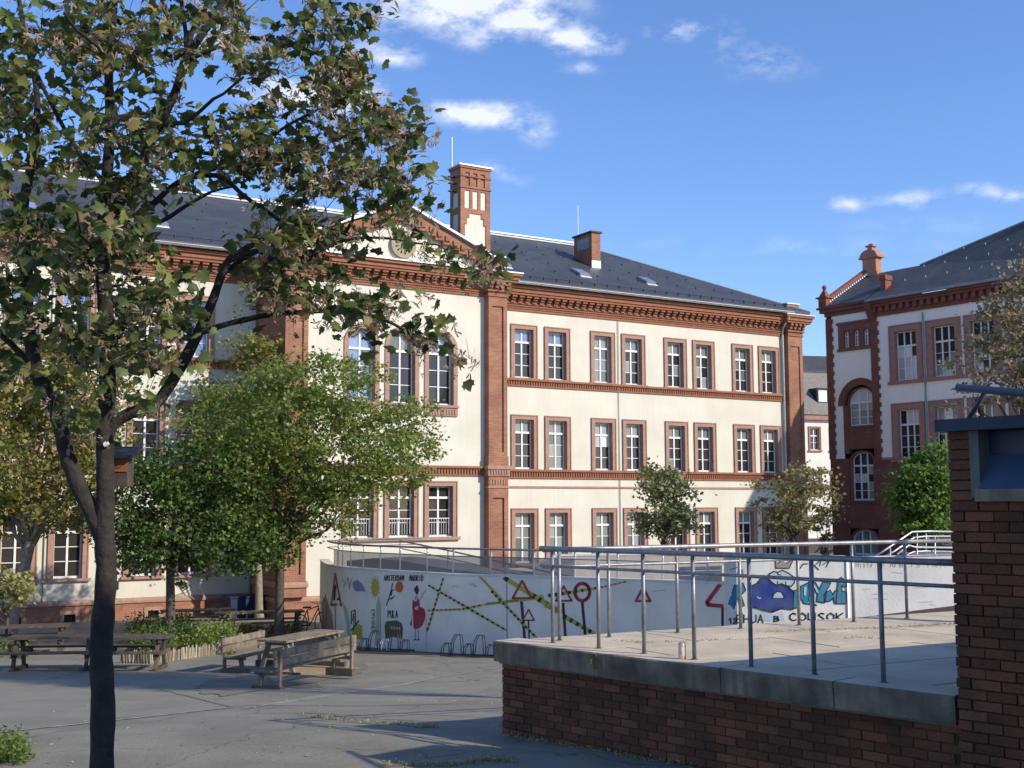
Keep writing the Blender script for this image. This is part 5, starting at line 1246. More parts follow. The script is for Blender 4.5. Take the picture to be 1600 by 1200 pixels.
# unseen brick wing, added and sized to shade the pier and the tree trunk
sw = empty('unseen_shade_wing', (6.2, -8, 0), 0, 'unseen brick wing added to the right of the viewer to shade the trunk', 'building')
MB().box(0, 12, 0, 10.4, -1.2, 7.0).build('wall', BRICK2, sw); MB().box(-.2, 12.2, -.2, 10.6, 7.0, 7.2).build('roof', ZINCD, sw)

# ------------------------------------------------------------------ timber benches and tables
def plank(mb, x0, x1, y0, y1, z0, z1): mb.bbox(x0, x1, y0, y1, z0, z1, .006)
def backed_bench(loc, ang, label, L=1.9, wood=WOOD):
    e = empty('park_bench', loc, ang, label, 'bench', 'timber benches in the schoolyard')
    for z in (.46, .62, ): 
        q = MB(); q.box(-L/2-.12, L/2+.22, -.02, .025, z, z+.14); q.build('backrest_plank', wood, e)
    for y in (.10, .24, .38):
        q = MB(); q.box(-L/2-.1, L/2+.2, y, y+.12, .36, .40); q.build('seat_plank', wood, e)
    for x in (-L/2, L/2):
        q = MB(); q.box(x-.04, x+.04, -.07, -.021, -.02, .78); q.build('leg', wood, e)
        q = MB(); q.hull([(x-.035, .38, -.02), (x+.035, .38, -.02), (x+.035, .46, -.02), (x-.035, .46, -.02)], [(x-.035, .30, .36), (x+.035, .30, .36), (x+.035, .38, .36), (x-.035, .38, .36)]); q.build('leg', wood, e)
        MB().box(x-.075, x+.075, -.10, .52, -.03, .11).build('foot_block', WOODD, e)
        q = MB(); q.box(x-.035, x+.035, -.02, .46, .30, .36); q.build('seat_bearer', wood, e)
    return e
def picnic_table(loc, ang, label, L=1.8, wood=WOOD, benches=True):
    e = empty('picnic_table', loc, ang, label, 'picnic table', 'timber picnic tables in the schoolyard')
    for k in range(5): MB().box(-L/2, L/2, -.37+k*.15, -.37+k*.15+.138, .70, .745).build('top_plank', wood, e)
    for x in (-L/2+.22, L/2-.22):
        for sg in (-1, 1):
            MB().hull([(x-.035, sg*.42-.05, 0), (x+.035, sg*.42-.05, 0), (x+.035, sg*.42+.05, 0), (x-.035, sg*.42+.05, 0)], [(x-.035, sg*.2-.05, .70), (x+.035, sg*.2-.05, .70), (x+.035, sg*.2+.05, .70), (x-.035, sg*.2+.05, .70)]).build('leg', wood, e)
        MB().box(x+.036, x+.10, -.72 if benches else -.35, .72 if benches else .35, .33, .42).build('cross_beam', wood, e)
        MB().box(x+.036, x+.10, -.34, .34, .61, .70).build('top_bearer', wood, e)
        MB().box(x-.05, x+.05, -.55, .55, -.03, .07).build('foot_block', WOODD, e)
    if benches:
        for sg in (-1, 1):
            for k in range(2): MB().box(-L/2, L/2, sg*.66-.13+k*.135, sg*.66-.13+k*.135+.125, .42, .46).build('seat_plank', wood, e)
    return e
f0, f1 = ghit(432, 1077), ghit(546, 1061)
def on_line(px0, py0, px1, py1):
    a, b_ = ghit(px0, py0), ghit(px1, py1); c = (a+b_)/2; return c, math.atan2(b_.y-a.y, b_.x-a.x), (b_-a).length
c, an, L = on_line(434, 1077, 546, 1061)
print('bench', c, an, L)
backed_bench((c.x, c.y, g(c.y)+.03), an, 'weathered bench with plank backrest, nearest the camera beside the sandy patch', L=L)
c, an2, L2 = on_line(402, 1062, 515, 1046)
t0 = picnic_table((c.x, c.y+.75, g(c.y+.75)+.04), an, 'sunlit timber picnic table behind the bench with the plank backrest', L=2.3, benches=False)
c3 = ghit(392, 1052)
backed_bench((c3.x-.35, c3.y+.9, g(c3.y+.9)+.02), an+math.pi+.10, 'weathered bench facing the viewer at the far left of the sunlit table', L=1.5)
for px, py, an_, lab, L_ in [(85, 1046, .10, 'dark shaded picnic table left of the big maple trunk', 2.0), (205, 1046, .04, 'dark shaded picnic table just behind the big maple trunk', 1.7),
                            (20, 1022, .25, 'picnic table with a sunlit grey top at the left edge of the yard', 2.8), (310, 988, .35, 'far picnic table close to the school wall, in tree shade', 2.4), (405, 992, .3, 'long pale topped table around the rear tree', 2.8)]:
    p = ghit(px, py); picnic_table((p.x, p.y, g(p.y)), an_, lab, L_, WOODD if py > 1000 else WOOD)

# blue container, bicycle, bike racks
p = ghit(376, 969)
bc = empty('blue_container', (p.x, p.y+1.2, g(p.y)), BR, 'blue low container standing against the shaded school wall', 'container')
BC = P('blue_plastic', (.014, .028, .075), (.01, .02, .055), 4, .5, .05); MB().box(-.8, .8, -.4, .4, 0, .75).build('body', BC, bc); MB().box(-.84, .84, -.44, .44, .75, .82).build('lid', BC, bc)
p = ghit(486, 992)
bike = empty('bicycle', (p.x, p.y, g(p.y)), math.radians(62), 'dark bicycle parked at the left end of the mural wall', 'bicycle')
for x in (-.52, .52):
    q = MB(); q.tube([(x+.33*math.cos(a), 0, .34+.33*math.sin(a)) for a in [k*2*math.pi/24 for k in range(25)]], .018, 6, caps=False); w_ = q.build('wheel', DARK, bike)
    q = MB()
    for k in range(10): a = k*math.pi/5; q.tube([(x, 0, .34), (x+.31*math.cos(a), 0, .34+.31*math.sin(a))], .003, 4)
    q.build('spokes', STEELW, w_)
q = MB(); BB, HD, ST, RW, FW = (-.08, 0, .30), (.36, 0, .82), (-.22, 0, .80), (-.52, 0, .34), (.52, 0, .34)
for a, b_ in ((BB, HD), (BB, ST), (ST, (.34, 0, .88)), (BB, RW), (ST, RW), ((.33, 0, .95), FW)): q.tube([a, b_], .018, 7)
q.build('frame', flat('black_bike_paint', (.03, .03, .032), .4), bike)
MB().tube([(.30, -.26, 1.0), (.33, -.1, .98), (.33, .1, .98), (.30, .26, 1.0)], .014, 7).build('handlebar', STEEL, bike); MB().box(-.36, -.10, -.07, .07, .86, .91).build('saddle', DARK, bike)
def rack(px0, px1, Y, n_, label, py=1018, light=None):
    a, b_ = at_Y(px0, py, Y), at_Y(px1, py, Y-.45); a = Vector((a[0], a[1], g(a[1]))); b_ = Vector((b_[0], b_[1], g(b_[1])))
    e = empty('bicycle_rack', a, math.atan2(b_.y-a.y, b_.x-a.x), label, 'bike rack', 'bike racks in front of the mural wall'); L = (b_-a).length
    DK = flat('rack_steel', (.045, .045, .055), .45, .4)
    MB().tube([(0, 0, .05), (L, 0, .05)], .018, 6).build('base_bar', DK, e); MB().tube([(0, .35, .05), (L, .35, .05)], .018, 6).build('base_bar', DK, e)
    for k in range(n_):
        x = L*(k+.5)/n_; h = .34 if k % 2 == 0 else .56; r_ = .12 if k % 2 == 0 else .15
        for dx in (-.03, .03):
            MB().tube([(x-r_+dx, 0, .04), (x-r_*.8+dx, .05, h*.75), (x-r_*.4+dx, .12, h), (x+r_*.4+dx, .12, h), (x+r_*.8+dx, .05, h*.75), (x+r_+dx, 0, .04)], .0135, 6).build('hoop', STEELW if light and k in light else DK, e, smooth=True)
rack(688, 775, 30.4, 5, 'tubular bike rack in front of the hazard tape mural')
rack(560, 640, 32.4, 5, 'tubular bike rack under the PULA painting, with two bright hoops', light=(2,))

# ------------------------------------------------------------------ foliage
def leaf_shape(kind):
    if kind == 'maple':
        o = [(0, -.05), (.14, -.06), (.40, -.12), (.42, .08), (.64, .20), (.52, .36), (.54, .58), (.34, .54), (.22, .72), (.05, .98), (-.18, .74), (-.32, .52), (-.52, .60), (-.50, .38), (-.62, .18), (-.42, .08), (-.38, -.13), (-.12, -.05)]
        v = [(0, .28, .05)]+[(x, y, -.22*abs(x)-.16*y*y) for x, y in o]
        f = [(0, i+1, (i+1) % len(o)+1) for i in range(len(o))]
        return np.array(v), f
    if kind == 'small':
        o = [(0, 0), (.38, .15), (.5, .55), (.12, .62), (0, 1.), (-.12, .62), (-.5, .55), (-.38, .15)]
        v = [(x, y, -.12*abs(x)) for x, y in o]; f = [(0, 1, 2, 3), (0, 3, 4), (0, 4, 5), (0, 5, 6, 7)]
        return np.array(v), f
    if kind == 'oval':
        v = [(0, 0, 0), (.25, .4, -.05), (0, 1, -.1), (-.25, .4, -.05)]; return np.array(v), [(0, 1, 2), (0, 2, 3)]
    if kind == 'seed':                         # winged maple seed pair
        v = [(0, 0, 0), (.12, -.25, 0), (.34, -.75, .03), (.22, -.95, .03), (.05, -.5, 0), (-.12, -.25, 0), (-.34, -.75, .03), (-.22, -.95, .03), (-.05, -.5, 0)]
        return np.array(v), [(0, 1, 2, 3), (0, 3, 4), (0, 6, 5), (0, 8, 7, 6)]
def rot_mats(n, rng, up=.5, droop=0.):
    nrm = rng.normal(size=(n, 3)); nrm[:, 2] = np.abs(nrm[:, 2])+up; nrm /= np.linalg.norm(nrm, axis=1)[:, None]
    t_ = rng.normal(size=(n, 3)); t_[:, 2] -= droop; t_ -= (t_*nrm).sum(1)[:, None]*nrm; t_ /= np.linalg.norm(t_, axis=1)[:, None]
    b_ = np.cross(t_, nrm); return np.stack([b_, t_, nrm], axis=2)      # columns: local x,y,z
def leaves_mesh(name, kind, pos, size, cols, mat, rng, up=.5, droop=0.):
    v, f = leaf_shape(kind); n = len(pos); Rm = rot_mats(n, rng, up, droop)
    V = np.einsum('nij,kj->nki', Rm, v)*size[:, None, None]+pos[:, None, :]
    nv = len(v); V = V.reshape(-1, 3)
    loops = []; tot = []
    for q in f: loops += list(q); tot.append(len(q))
    loops = np.array(loops); L = len(loops); tot = np.array(tot)
    LI = (loops[None, :]+(np.arange(n)*nv)[:, None]).reshape(-1)
    LT = np.tile(tot, n); LS = np.concatenate([[0], np.cumsum(LT)[:-1]])
    me = bpy.data.meshes.new(name); me.vertices.add(len(V)); me.vertices.foreach_set('co', V.astype(np.float32).ravel())
    me.loops.add(len(LI)); me.loops.foreach_set('vertex_index', LI.astype(np.int32))
    me.polygons.add(len(LT)); me.polygons.foreach_set('loop_start', LS.astype(np.int32)); me.polygons.foreach_set('loop_total', LT.astype(np.int32))
    me.update(calc_edges=True)
    at = me.color_attributes.new('tint', 'FLOAT_COLOR', 'POINT')
    C = np.ones((n*nv, 4), np.float32); C[:, :3] = np.repeat(cols, nv, axis=0); at.data.foreach_set('color', C.ravel())
    me.materials.append(mat); return me
def tints(n, rng, palette, weights, var=.25):
    idx = rng.choice(len(palette), size=n, p=np.array(weights)/sum(weights)); c = np.array(palette)[idx]
    return np.clip(c*(1+rng.uniform(-var, var, size=(n, 1))), .005, 1)
GREEN = [(.11, .185, .034), (.16, .235, .048), (.075, .135, .028), (.22, .265, .06)]
DGREEN = [(.035, .07, .018), (.05, .095, .022), (.028, .055, .016)]
YEL_G = [(.20, .22, .05), (.27, .26, .06), (.13, .17, .04), (.30, .23, .07)]
def limb(mb, a, b_, r0, r1, rng, seg=5, bend=.12, n=7):
    a, b_ = Vector(a), Vector(b_); L = (b_-a).length; pts = []
    o = Vector(rng.normal(size=3))*bend*L
    for k in range(seg+1):
        f = k/seg; p = a.lerp(b_, f)+o*math.sin(math.pi*f)*.5; 
        if 0 < k < seg: p += Vector(rng.normal(size=3))*L*.012
        pts.append(p)
    mb.tube(pts, [r0+(r1-r0)*k/seg for k in range(seg+1)], n); return pts
def small_tree(name, px, py, fork_px, crowns, label, group, nl, size, palette, weights, tr_r, seed, bark=BARK, lean=0., Y=None, open_=.0, cat='tree', cluster=.28, gap=-.16):
    """crowns: list of (px, py, rx, ry) ellipses; depth from the base"""
    rng = np.random.default_rng(seed)
    if Y is None: base = ghit(px, py); 
    else: q = at_Y(px, py, Y); base = Vector((q[0], q[1], g(Y)))
    Y = base.y; e = empty(name, base, 0, label, cat, group); s = Y/FPX*1.0
    fk = Vector(at_Y(fork_px[0], fork_px[1], Y))-base
    tb_ = MB(); trunk_pts = []
    for k in range(9):
        f = k/8; p = Vector((0, 0, -.1)).lerp(fk, f)+Vector((math.sin(f*3)*.03*lean, 0, 0)); trunk_pts.append(p)
    tb_.tube(trunk_pts, [tr_r*(1.35 if k == 0 else 1.12 if k == 1 else 1-.22*k/8) for k in range(9)], 12)
    els = []
    for cx, cy, rx_, ry_ in crowns:
        c = Vector(at_Y(cx, cy, Y))-base; els.append((c, rx_*s, (rx_*s*.8+ry_*s*.2), ry_*s))
    # limbs
    vols = np.array([a*b_*c for _, a, b_, c in els]); vols = vols/vols.sum()
    nodes = []
    for _ in range(8+len(els)*2):
        i = rng.choice(len(els), p=vols); c, ra, rb2, rc = els[i]
        d = Vector(rng.normal(size=3)); d.normalize(); q = c+Vector((d.x*ra, d.y*rb2, d.z*rc))*rng.uniform(.45, .85)
        if q.z < fk.z*.9: q.z = fk.z+.2
        pts = limb(tb_, trunk_pts[-1] if rng.random() < .7 else trunk_pts[-2], q, tr_r*rng.uniform(.18, .42), tr_r*.05, rng, 6, .14, 6)
        nodes += pts[2:]
        for _ in range(2):
            j = rng.integers(2, 5); d2 = Vector(rng.normal(size=3)).normalized(); q2 = pts[j]+Vector((d2.x, d2.y, abs(d2.z)))*min(ra, rc)*.45
            pp = limb(tb_, pts[j], q2, tr_r*.14, tr_r*.04, rng, 4, .15, 5); nodes += pp[1:]
    tb_.build('trunk', bark, e, smooth=True)
    # leaves in clusters, denser toward the crown surface
    ncl = int(nl/30); pos = []; inner = []
    for _ in range(ncl):
        i = rng.choice(len(els), p=vols); c, ra, rb2, rc = els[i]
        d = rng.normal(size=3); d /= np.linalg.norm(d); rr_ = rng.uniform(.25, 1.)**.45
        lump = mnoise.noise(Vector(d)*1.9+Vector((seed, i, 0)))
        q = np.array(c)+d*np.array([ra, rb2, rc])*rr_*(rng.uniform(.85, 1.08)+.42*lump)
        if mnoise.noise(Vector(q)*(1.25/max(.35, min(1., rc)))+Vector((seed*3.1, 0, 0))) < gap+rng.normal()*.05: continue
        k = rng.integers(16, 44); sz = cluster*rng.uniform(.4, 1.2)
        pos.append(q+rng.normal(size=(k, 3))*np.array([sz, sz, sz*.5]))
    pos = np.concatenate(pos); n = len(pos)
    cols = tints(n, rng, palette, weights)
    me = leaves_mesh('foliage', 'small', pos, size*rng.uniform(.7, 1.25, n), cols, LEAFS, rng, .3, .3)
    o = link('crown', me, e); o['kind'] = 'stuff'
    return e
GRP = 'young trees of the schoolyard'
small_tree('maple_tree', 436, 1004, (438, 838), [(520, 690, 165, 100), (430, 660, 120, 95), (600, 690, 85, 70), (380, 740, 120, 80), (500, 600, 120, 55), (560, 770, 90, 30), (480, 820, 60, 25), (350, 660, 70, 60), (640, 730, 45, 45), (400, 835, 75, 38), (340, 800, 70, 50), (500, 800, 85, 45), (450, 780, 90, 60)],
           'full green maple with a thick grey trunk behind the sunlit table', GRP, 40000, .112, GREEN+[(.23, .23, .055)], [2, 4, 1, 4, 2], .155, 11, cluster=.26, gap=-.26)
small_tree('maple_tree', 267, 1010, (266, 872), [(290, 830, 120, 72), (230, 790, 90, 80), (360, 850, 90, 45), (340, 790, 90, 60), (300, 740, 110, 60), (215, 860, 50, 40), (400, 860, 60, 40)],
           'dense dark green tree growing out of the fenced planting bed', GRP, 25000, .115, DGREEN+GREEN, [2, 2, 1.5, 1.5, 1.5, 1, .7], .15, 12)
small_tree('maple_tree', 405, 968, (404, 880), [(400, 600, 60, 80), (385, 535, 42, 50), (430, 700, 50, 80), (360, 680, 50, 80), (400, 780, 60, 60), (330, 620, 40, 60)],
           'yellowish tree with a pale trunk close to the school wall', GRP, 10000, .14, YEL_G, [2, 2, 2, 1], .16, 13, bark=BARKL, cluster=.3)
small_tree('maple_tree', 12, 992, (48, 845), [(60, 720, 120, 100), (70, 560, 110, 70), (150, 600, 70, 60), (-20, 700, 110, 120), (110, 650, 80, 100), (160, 720, 60, 70), (60, 620, 90, 70), (20, 620, 90, 70), (-40, 820, 60, 50), (150, 790, 50, 60), (130, 560, 60, 60), (60, 800, 100, 40)],
           'leaning pale trunked tree with yellowing leaves at the left edge', GRP, 26000, .13, YEL_G+[(.30, .17, .05)], [3, 3, 3, 1, 1], .19, 14, bark=BARKL, cluster=.3, Y=36.5, gap=-.32)
small_tree('shrubby_sapling', 8, 1010, (12, 965), [(15, 900, 38, 35), (-20, 930, 40, 30), (30, 925, 22, 18)], 'low pale leaved sapling at the left edge below the leaning tree', None, 1200, .13, [(.30, .30, .10), (.35, .33, .14)], [1, 1], .04, 15, Y=32., cat='shrub', cluster=.2)
small_tree('street_tree', 1036, 930, (1037, 842), [(1038, 785, 42, 60), (1022, 748, 28, 26), (1060, 815, 36, 28), (1010, 830, 22, 16), (1045, 740, 18, 18)],
           'slender dark green tree in front of the cream wall, right of centre', GRP, 4200, .135, [(.17, .21, .085), (.22, .26, .11), (.12, .15, .06), (.30, .31, .16)], [2, 2, 2, 1.5], .10, 16, Y=43, cluster=.22, gap=-.3)
small_tree('street_tree', 1240, 930, (1240, 838), [(1235, 790, 52, 52), (1262, 755, 40, 30), (1200, 760, 32, 16), (1285, 790, 24, 40), (1215, 830, 30, 18)],
           'tree with browning autumn leaves at the right end of the school', GRP, 4000, .135, [(.24, .25, .10), (.30, .27, .12), (.16, .18, .07), (.34, .24, .12)], [2, 2, 2, 1], .11, 17, Y=45, cluster=.24, gap=-.28)
small_tree('street_tree', 1442, 930, (1442, 850), [(1445, 760, 48, 55), (1460, 715, 32, 30), (1420, 780, 30, 35), (1450, 820, 44, 26)],
           'bright green round tree beside the brick pier, in front of the red building', GRP, 9000, .145, [(.12, .21, .04), (.16, .26, .055), (.075, .14, .03)], [2, 2, 2], .12, 18, Y=44, cluster=.24, gap=-.45)
small_tree('street_tree', 1640, 930, (1630, 700), [(1570, 560, 80, 60), (1590, 460, 50, 55), (1540, 620, 62, 30), (1640, 500, 90, 110), (1660, 620, 90, 60), (1500, 640, 36, 18), (1520, 570, 36, 30), (1560, 500, 40, 40)],
           'large brownish tree overhanging the view at the right edge', GRP, 9500, .14, [(.20, .19, .09), (.27, .23, .13), (.13, .14, .06), (.34, .25, .17)], [2, 2, 2, 1.3], .2, 19, Y=38, cluster=.26)
small_tree('evergreen_shrub', 1290, 930, (1290, 880), [(1290, 825, 16, 45), (1296, 860, 16, 30)], 'narrow dark evergreen at the foot of the red brick tower', None, 1400, .12, [(.015, .03, .012), (.02, .04, .015)], [1, 1], .06, 20, Y=50, cat='shrub', cluster=.15)

small_tree('maple_tree', 2640, 1190, (2640, -150), [(2640, -600, 270, 200), (2560, -700, 210, 150), (2740, -560, 210, 150), (2640, -850, 200, 140)],
           'tall leafy maple beside the terrace to the right of the pier', GRP, 11000, .15, GREEN, [1]*4, .12, 25, Y=12.5, cluster=.3, gap=-.2)
# ---- the big maple in front
TY = 8.0
big = empty('big_maple_tree', (at_Y(160, 1210, TY)[0], TY, g(TY)), 0, 'large dark maple filling the upper left, with hanging seed bunches and slim trunk', 'tree')
BO = np.array([big.location[0], TY, g(TY)])
def bp3(px, py, dy=0.): return Vector(at_Y(px, py, TY+dy)-BO)
rngb = np.random.default_rng(5)
tk = MB(); S_ = TY/FPX
def big_limb(pts, radii, n=12):
    P3 = [bp3(*p) for p in pts]; out = []; rr_ = []
    for i in range(len(P3)-1):                     # smooth by subdivision
        p0, p1, p2, p3 = P3[max(i-1, 0)], P3[i], P3[i+1], P3[min(i+2, len(P3)-1)]
        for k in range(5):
            t_ = k/5; out.append(.5*((2*p1)+(-p0+p2)*t_+(2*p0-5*p1+4*p2-p3)*t_*t_+(-p0+3*p1-3*p2+p3)*t_**3)); rr_.append((radii[i]+(radii[i+1]-radii[i])*t_)*S_*rngb.uniform(.93, 1.07))
    out.append(P3[-1]); rr_.append(radii[-1]*S_); tk.tube(out, rr_, n); return out
limbs = []
q0 = bp3(160, 1200); 
limbs.append(big_limb([(158, 1560), (158, 1400), (159, 1200), (161, 1100), (158, 1010), (166, 900), (163, 830), (165, 760), (164, 690), (168, 600), (166, 500), (160, 400), (163, 330), (172, 200), (170, 110), (178, 0), (182, -120)], [24, 20, 18, 17.5, 18, 15.5, 15.5, 14, 13.5, 13, 12, 11.5, 9.5, 8, 7, 6, 4], 14))
limbs.append(big_limb([(161, 850), (150, 812), (128, 770), (104, 710), (90, 650), (62, 592), (46, 520), (42, 420), (36, 330), (52, 240), (58, 150), (40, 60), (20, -60)], [11, 14, 13, 12, 11.5, 12, 9.5, 8.5, 8, 7, 5, 4, 3]))
limbs.append(big_limb([(165, 690), (178, 662), (205, 645), (240, 635), (275, 585), (300, 540), (330, 475), (352, 415), (372, 395), (410, 375)], [8, 10, 9.5, 9, 9.5, 9, 7.5, 6, 5, 4]))
limbs.append(big_limb([(164, 360), (190, 310), (212, 270), (245, 205), (275, 140), (292, 90), (325, 40), (360, -20), (400, -110)], [9, 9, 8.5, 7, 7, 7, 5.5, 5, 3.5]))
limbs.append(big_limb([(292, 90), (300, 50), (322, 10), (335, -60)], [6, 4.5, 4, 3]))
limbs.append(big_limb([(292, 85), (290, 50), (282, -10), (280, -80)], [4.5, 3.5, 3, 2]))
limbs.append(big_limb([(210, 338), (240, 318), (268, 292), (300, 277), (345, 276), (380, 305), (410, 325), (450, 350), (500, 352), (560, 375)], [5.5, 5, 4.5, 4.5, 4, 3.5, 3, 3, 2.2, 1.5]))
limbs.append(big_limb([(212, 342), (250, 346), (290, 322), (330, 300), (362, 292)], [4.5, 3.8, 3.2, 2.4, 1.8]))
limbs.append(big_limb([(312, 520), (360, 505), (420, 492), (470, 488), (540, 486), (600, 500), (640, 520), (690, 545), (722, 562)], [5, 4.5, 4.5, 4, 3.2, 2.5, 2, 1.5, 1.2]))
limbs.append(big_limb([(358, 408), (400, 392), (430, 405), (480, 400), (540, 375), (600, 372), (650, 380), (690, 385), (700, 410)], [4.5, 4, 3.4, 3, 2.6, 2, 1.6, 1.2, 1]))
limbs.append(big_limb([(180, 300), (140, 260), (100, 200), (60, 120), (30, 40)], [4, 4, 3.5, 3, 2]))
limbs.append(big_limb([(230, 235), (290, 235), (340, 240), (400, 225), (460, 190), (520, 160)], [4, 3.8, 3.4, 3, 2.4, 1.5]))
limbs.append(big_limb([(290, 95), (380, 60), (450, 70), (520, 95), (560, 130)], [4, 3.4, 3, 2.2, 1.4]))
limbs.append(big_limb([(168, 560), (200, 500), (240, 455), (262, 430)], [5, 4.5, 3.5, 2]))
limbs.append(big_limb([(60, 590), (20, 540), (-30, 500), (-90, 450)], [6, 5, 4, 3]))
limbs.append(big_limb([(42, 330), (10, 300), (-40, 250), (-100, 180)], [5, 5, 4, 3]))
# depth limbs so the crown has a front and a back
for a, d, b_ in [((168, 500), 0, (220, 420, 1.6)), ((165, 420), 0, (120, 330, -1.4)), ((172, 200), 0, (260, 80, 1.8)), ((60, 250), 0, (60, 130, 1.6)), ((250, 200), 0, (380, 120, -1.3)), ((300, 277), 0, (430, 240, 1.3)), ((345, 430), 0, (470, 330, 1.0)), ((170, 140), 0, (100, 20, -1.4)), ((480, 400), 0, (560, 290, .9))]:
    limbs.append(limb(tk, bp3(*a), bp3(*b_), 4.5*S_, 1.6*S_, rngb, 7, .1, 7))
# foliage masses: ellipse centre, radii, number of twig clusters
masses = [(70, 60, 110, 80, 34), (190, 50, 90, 70, 26), (90, 190, 110, 80, 34), (230, 140, 70, 60, 14), (200, 230, 100, 45, 24), (110, 320, 120, 60, 34), (60, 430, 90, 70, 26), (170, 420, 90, 60, 24), (110, 510, 110, 50, 12), (20, 540, 60, 50, 5), (-60, 200, 100, 260, 40), (-40, 500, 70, 100, 12),
          (300, 40, 80, 50, 16), (410, 45, 90, 55, 26), (520, 20, 80, 30, 16), (460, 120, 90, 55, 26), (540, 110, 60, 55, 20), (560, 200, 70, 65, 34), (620, 215, 48, 50, 22), (430, 190, 70, 35, 14), (350, 200, 70, 45, 12), (330, 240, 60, 40, 14),
          (470, 250, 80, 50, 24), (390, 250, 60, 30, 16), (560, 290, 85, 38, 28), (635, 290, 42, 40, 16), (460, 330, 55, 45, 20), (420, 390, 55, 28, 14), (500, 380, 60, 30, 15), (580, 350, 50, 18, 8), (690, 392, 55, 12, 5), (770, 430, 22, 24, 5), (745, 420, 15, 20, 3),
          (240, 490, 60, 45, 28), (210, 550, 70, 40, 20), (280, 440, 30, 25, 4), (440, 440, 60, 30, 14), (520, 450, 60, 25, 14), (600, 470, 60, 25, 14), (660, 515, 40, 24, 9), (735, 562, 10, 8, 2), (560, 500, 50, 20, 7), (480, 480, 60, 18, 6), (160, 640, 120, 40, 8), (90, 560, 60, 60, 10), (250, 300, 40, 40, 3),
          (300, -60, 250, 60, 26), (100, -80, 160, 70, 20), (560, -60, 100, 40, 8)]
allp = [p for l in limbs for p in l]; AP = np.array([tuple(p) for p in allp])
pos = []; seeds = []
tw = MB(); cl_ = []
for cx, cy, rx_, ry_, k in masses:
    for _ in range(int(round(k*(1.0 if cx < 300 else .74)))):
        a = rngb.uniform(0, 2*math.pi); r_ = math.sqrt(rngb.uniform(0, 1))
        dmax = 1.25 if cx < 350 else .7
        dy_ = float(np.clip(rngb.normal()*dmax*.6, -dmax*.6, dmax*1.2))
        cl_.append((np.array(bp3(cx+rx_*r_*math.cos(a), cy+ry_*r_*math.sin(a), dy_)), cx, cy))
cl_.sort(key=lambda c: np.min(np.linalg.norm(AP-c[0], axis=1)))
nodeP = [np.array(p) for p in allp]; nodeR = [.006]*len(nodeP)
for c, cx, cy in cl_:
    NP = np.array(nodeP); dv = np.linalg.norm(NP-c, axis=1)+.0*len(NP); j = int(np.argmin(dv)); src = Vector(NP[j]); cv = Vector(c); L = (cv-src).length
    r0 = max(.0022, min(nodeR[j]*.8, .0055))
    if L > .03:
        k_ = max(2, int(L/.07)); pts = []
        o_ = Vector(rngb.normal(size=3))*L*.14+Vector((0, 0, L*.12))
        for i in range(k_+1):
            f = i/k_; pts.append(src.lerp(cv, f)+o_*math.sin(math.pi*f)+(Vector(rngb.normal(size=3))*.008 if 0 < i < k_ else Vector()))
        tw.tube(pts, [r0+(.0018-r0)*i/k_ for i in range(k_+1)], 5)
        for i, p in enumerate(pts[1:]): nodeP.append(np.array(p)); nodeR.append(r0*.8)
    for _ in range(2):
        e2 = cv+Vector(rngb.normal(size=3))*.07; tw.tube([cv, cv.lerp(e2, .5)+Vector((0, 0, .015)), e2], [.0018, .0014, .0009], 4)
    nl = rngb.integers(5, 12) if cx < 330 else rngb.integers(4, 10); pos.append(c+rngb.normal(size=(nl, 3))*np.array([.085, .085, .06]))
    if rngb.random() < (.85 if cx > 330 or cy < 120 else .5):
        for _ in range(rngb.integers(1, 4)):
            sc_ = c+np.array([rngb.normal()*.07, rngb.normal()*.07, rngb.uniform(-.10, .02)])
            seeds.append(sc_+rngb.normal(size=(rngb.integers(5, 12), 3))*np.array([.026, .026, .03]))
tko = tk.build('trunk', BARKD, big, smooth=True); tw.build('twigs', BARKD, tko, smooth=True, kind='stuff')
pos = np.concatenate(pos); seeds = np.concatenate(seeds); n = len(pos)
PAL = [(.08, .12, .032), (.12, .165, .042), (.055, .085, .028), (.24, .26, .07), (.32, .24, .10), (.16, .16, .085)]; PW = [3, 3.4, 2.2, 1.6, .4, .5]
size = rngb.uniform(.050, .098, n)
W0 = pos+BO; dcam = W0[:, 1]; vx = 800+FPX*W0[:, 0]/dcam; vy = 790-FPX*(W0[:, 2]-1.58)/dcam
vis = (vx > 5) & (vx < 1595) & (vy > 5); order = np.argsort(-np.where(vis, size/dcam, 0))
near = order[:296]; rest = np.setdiff1d(np.arange(n), near)
PAL = [tuple(v*.84 for v in c) for c in PAL]
cols = tints(n, rngb, PAL, PW, .3)
protos = []
for k in range(10):
    me = leaves_mesh('leaf', 'maple', np.zeros((1, 3)), np.array([.12]), tints(1, rngb, PAL, PW, .3), LEAF, rngb, 9., 0.); protos.append(me)
for i in near:
    o = link('leaf', protos[int(rngb.integers(10))], big, loc=tuple(pos[i])); o.rotation_euler = (rngb.normal()*.8, rngb.normal()*.8, rngb.uniform(0, 6.28)); o.scale = (size[i]/.12,)*3
o = link('foliage', leaves_mesh('foliage', 'maple', pos[rest], size[rest], cols[rest], LEAF, rngb, .35, .5), big); o['kind'] = 'stuff'
scol = tints(len(seeds), rngb, [(.38, .28, .17), (.50, .38, .22), (.30, .20, .13), (.42, .34, .25)], [2, 1.5, 1.5, 1.5], .3)
o = link('seed_bunches', leaves_mesh('seed_bunches', 'seed', seeds, rngb.uniform(.04, .066, len(seeds)), scol, LEAF, rngb, .0, .2), big); o['kind'] = 'stuff'
print('big maple leaves', n, 'seeds', len(seeds))
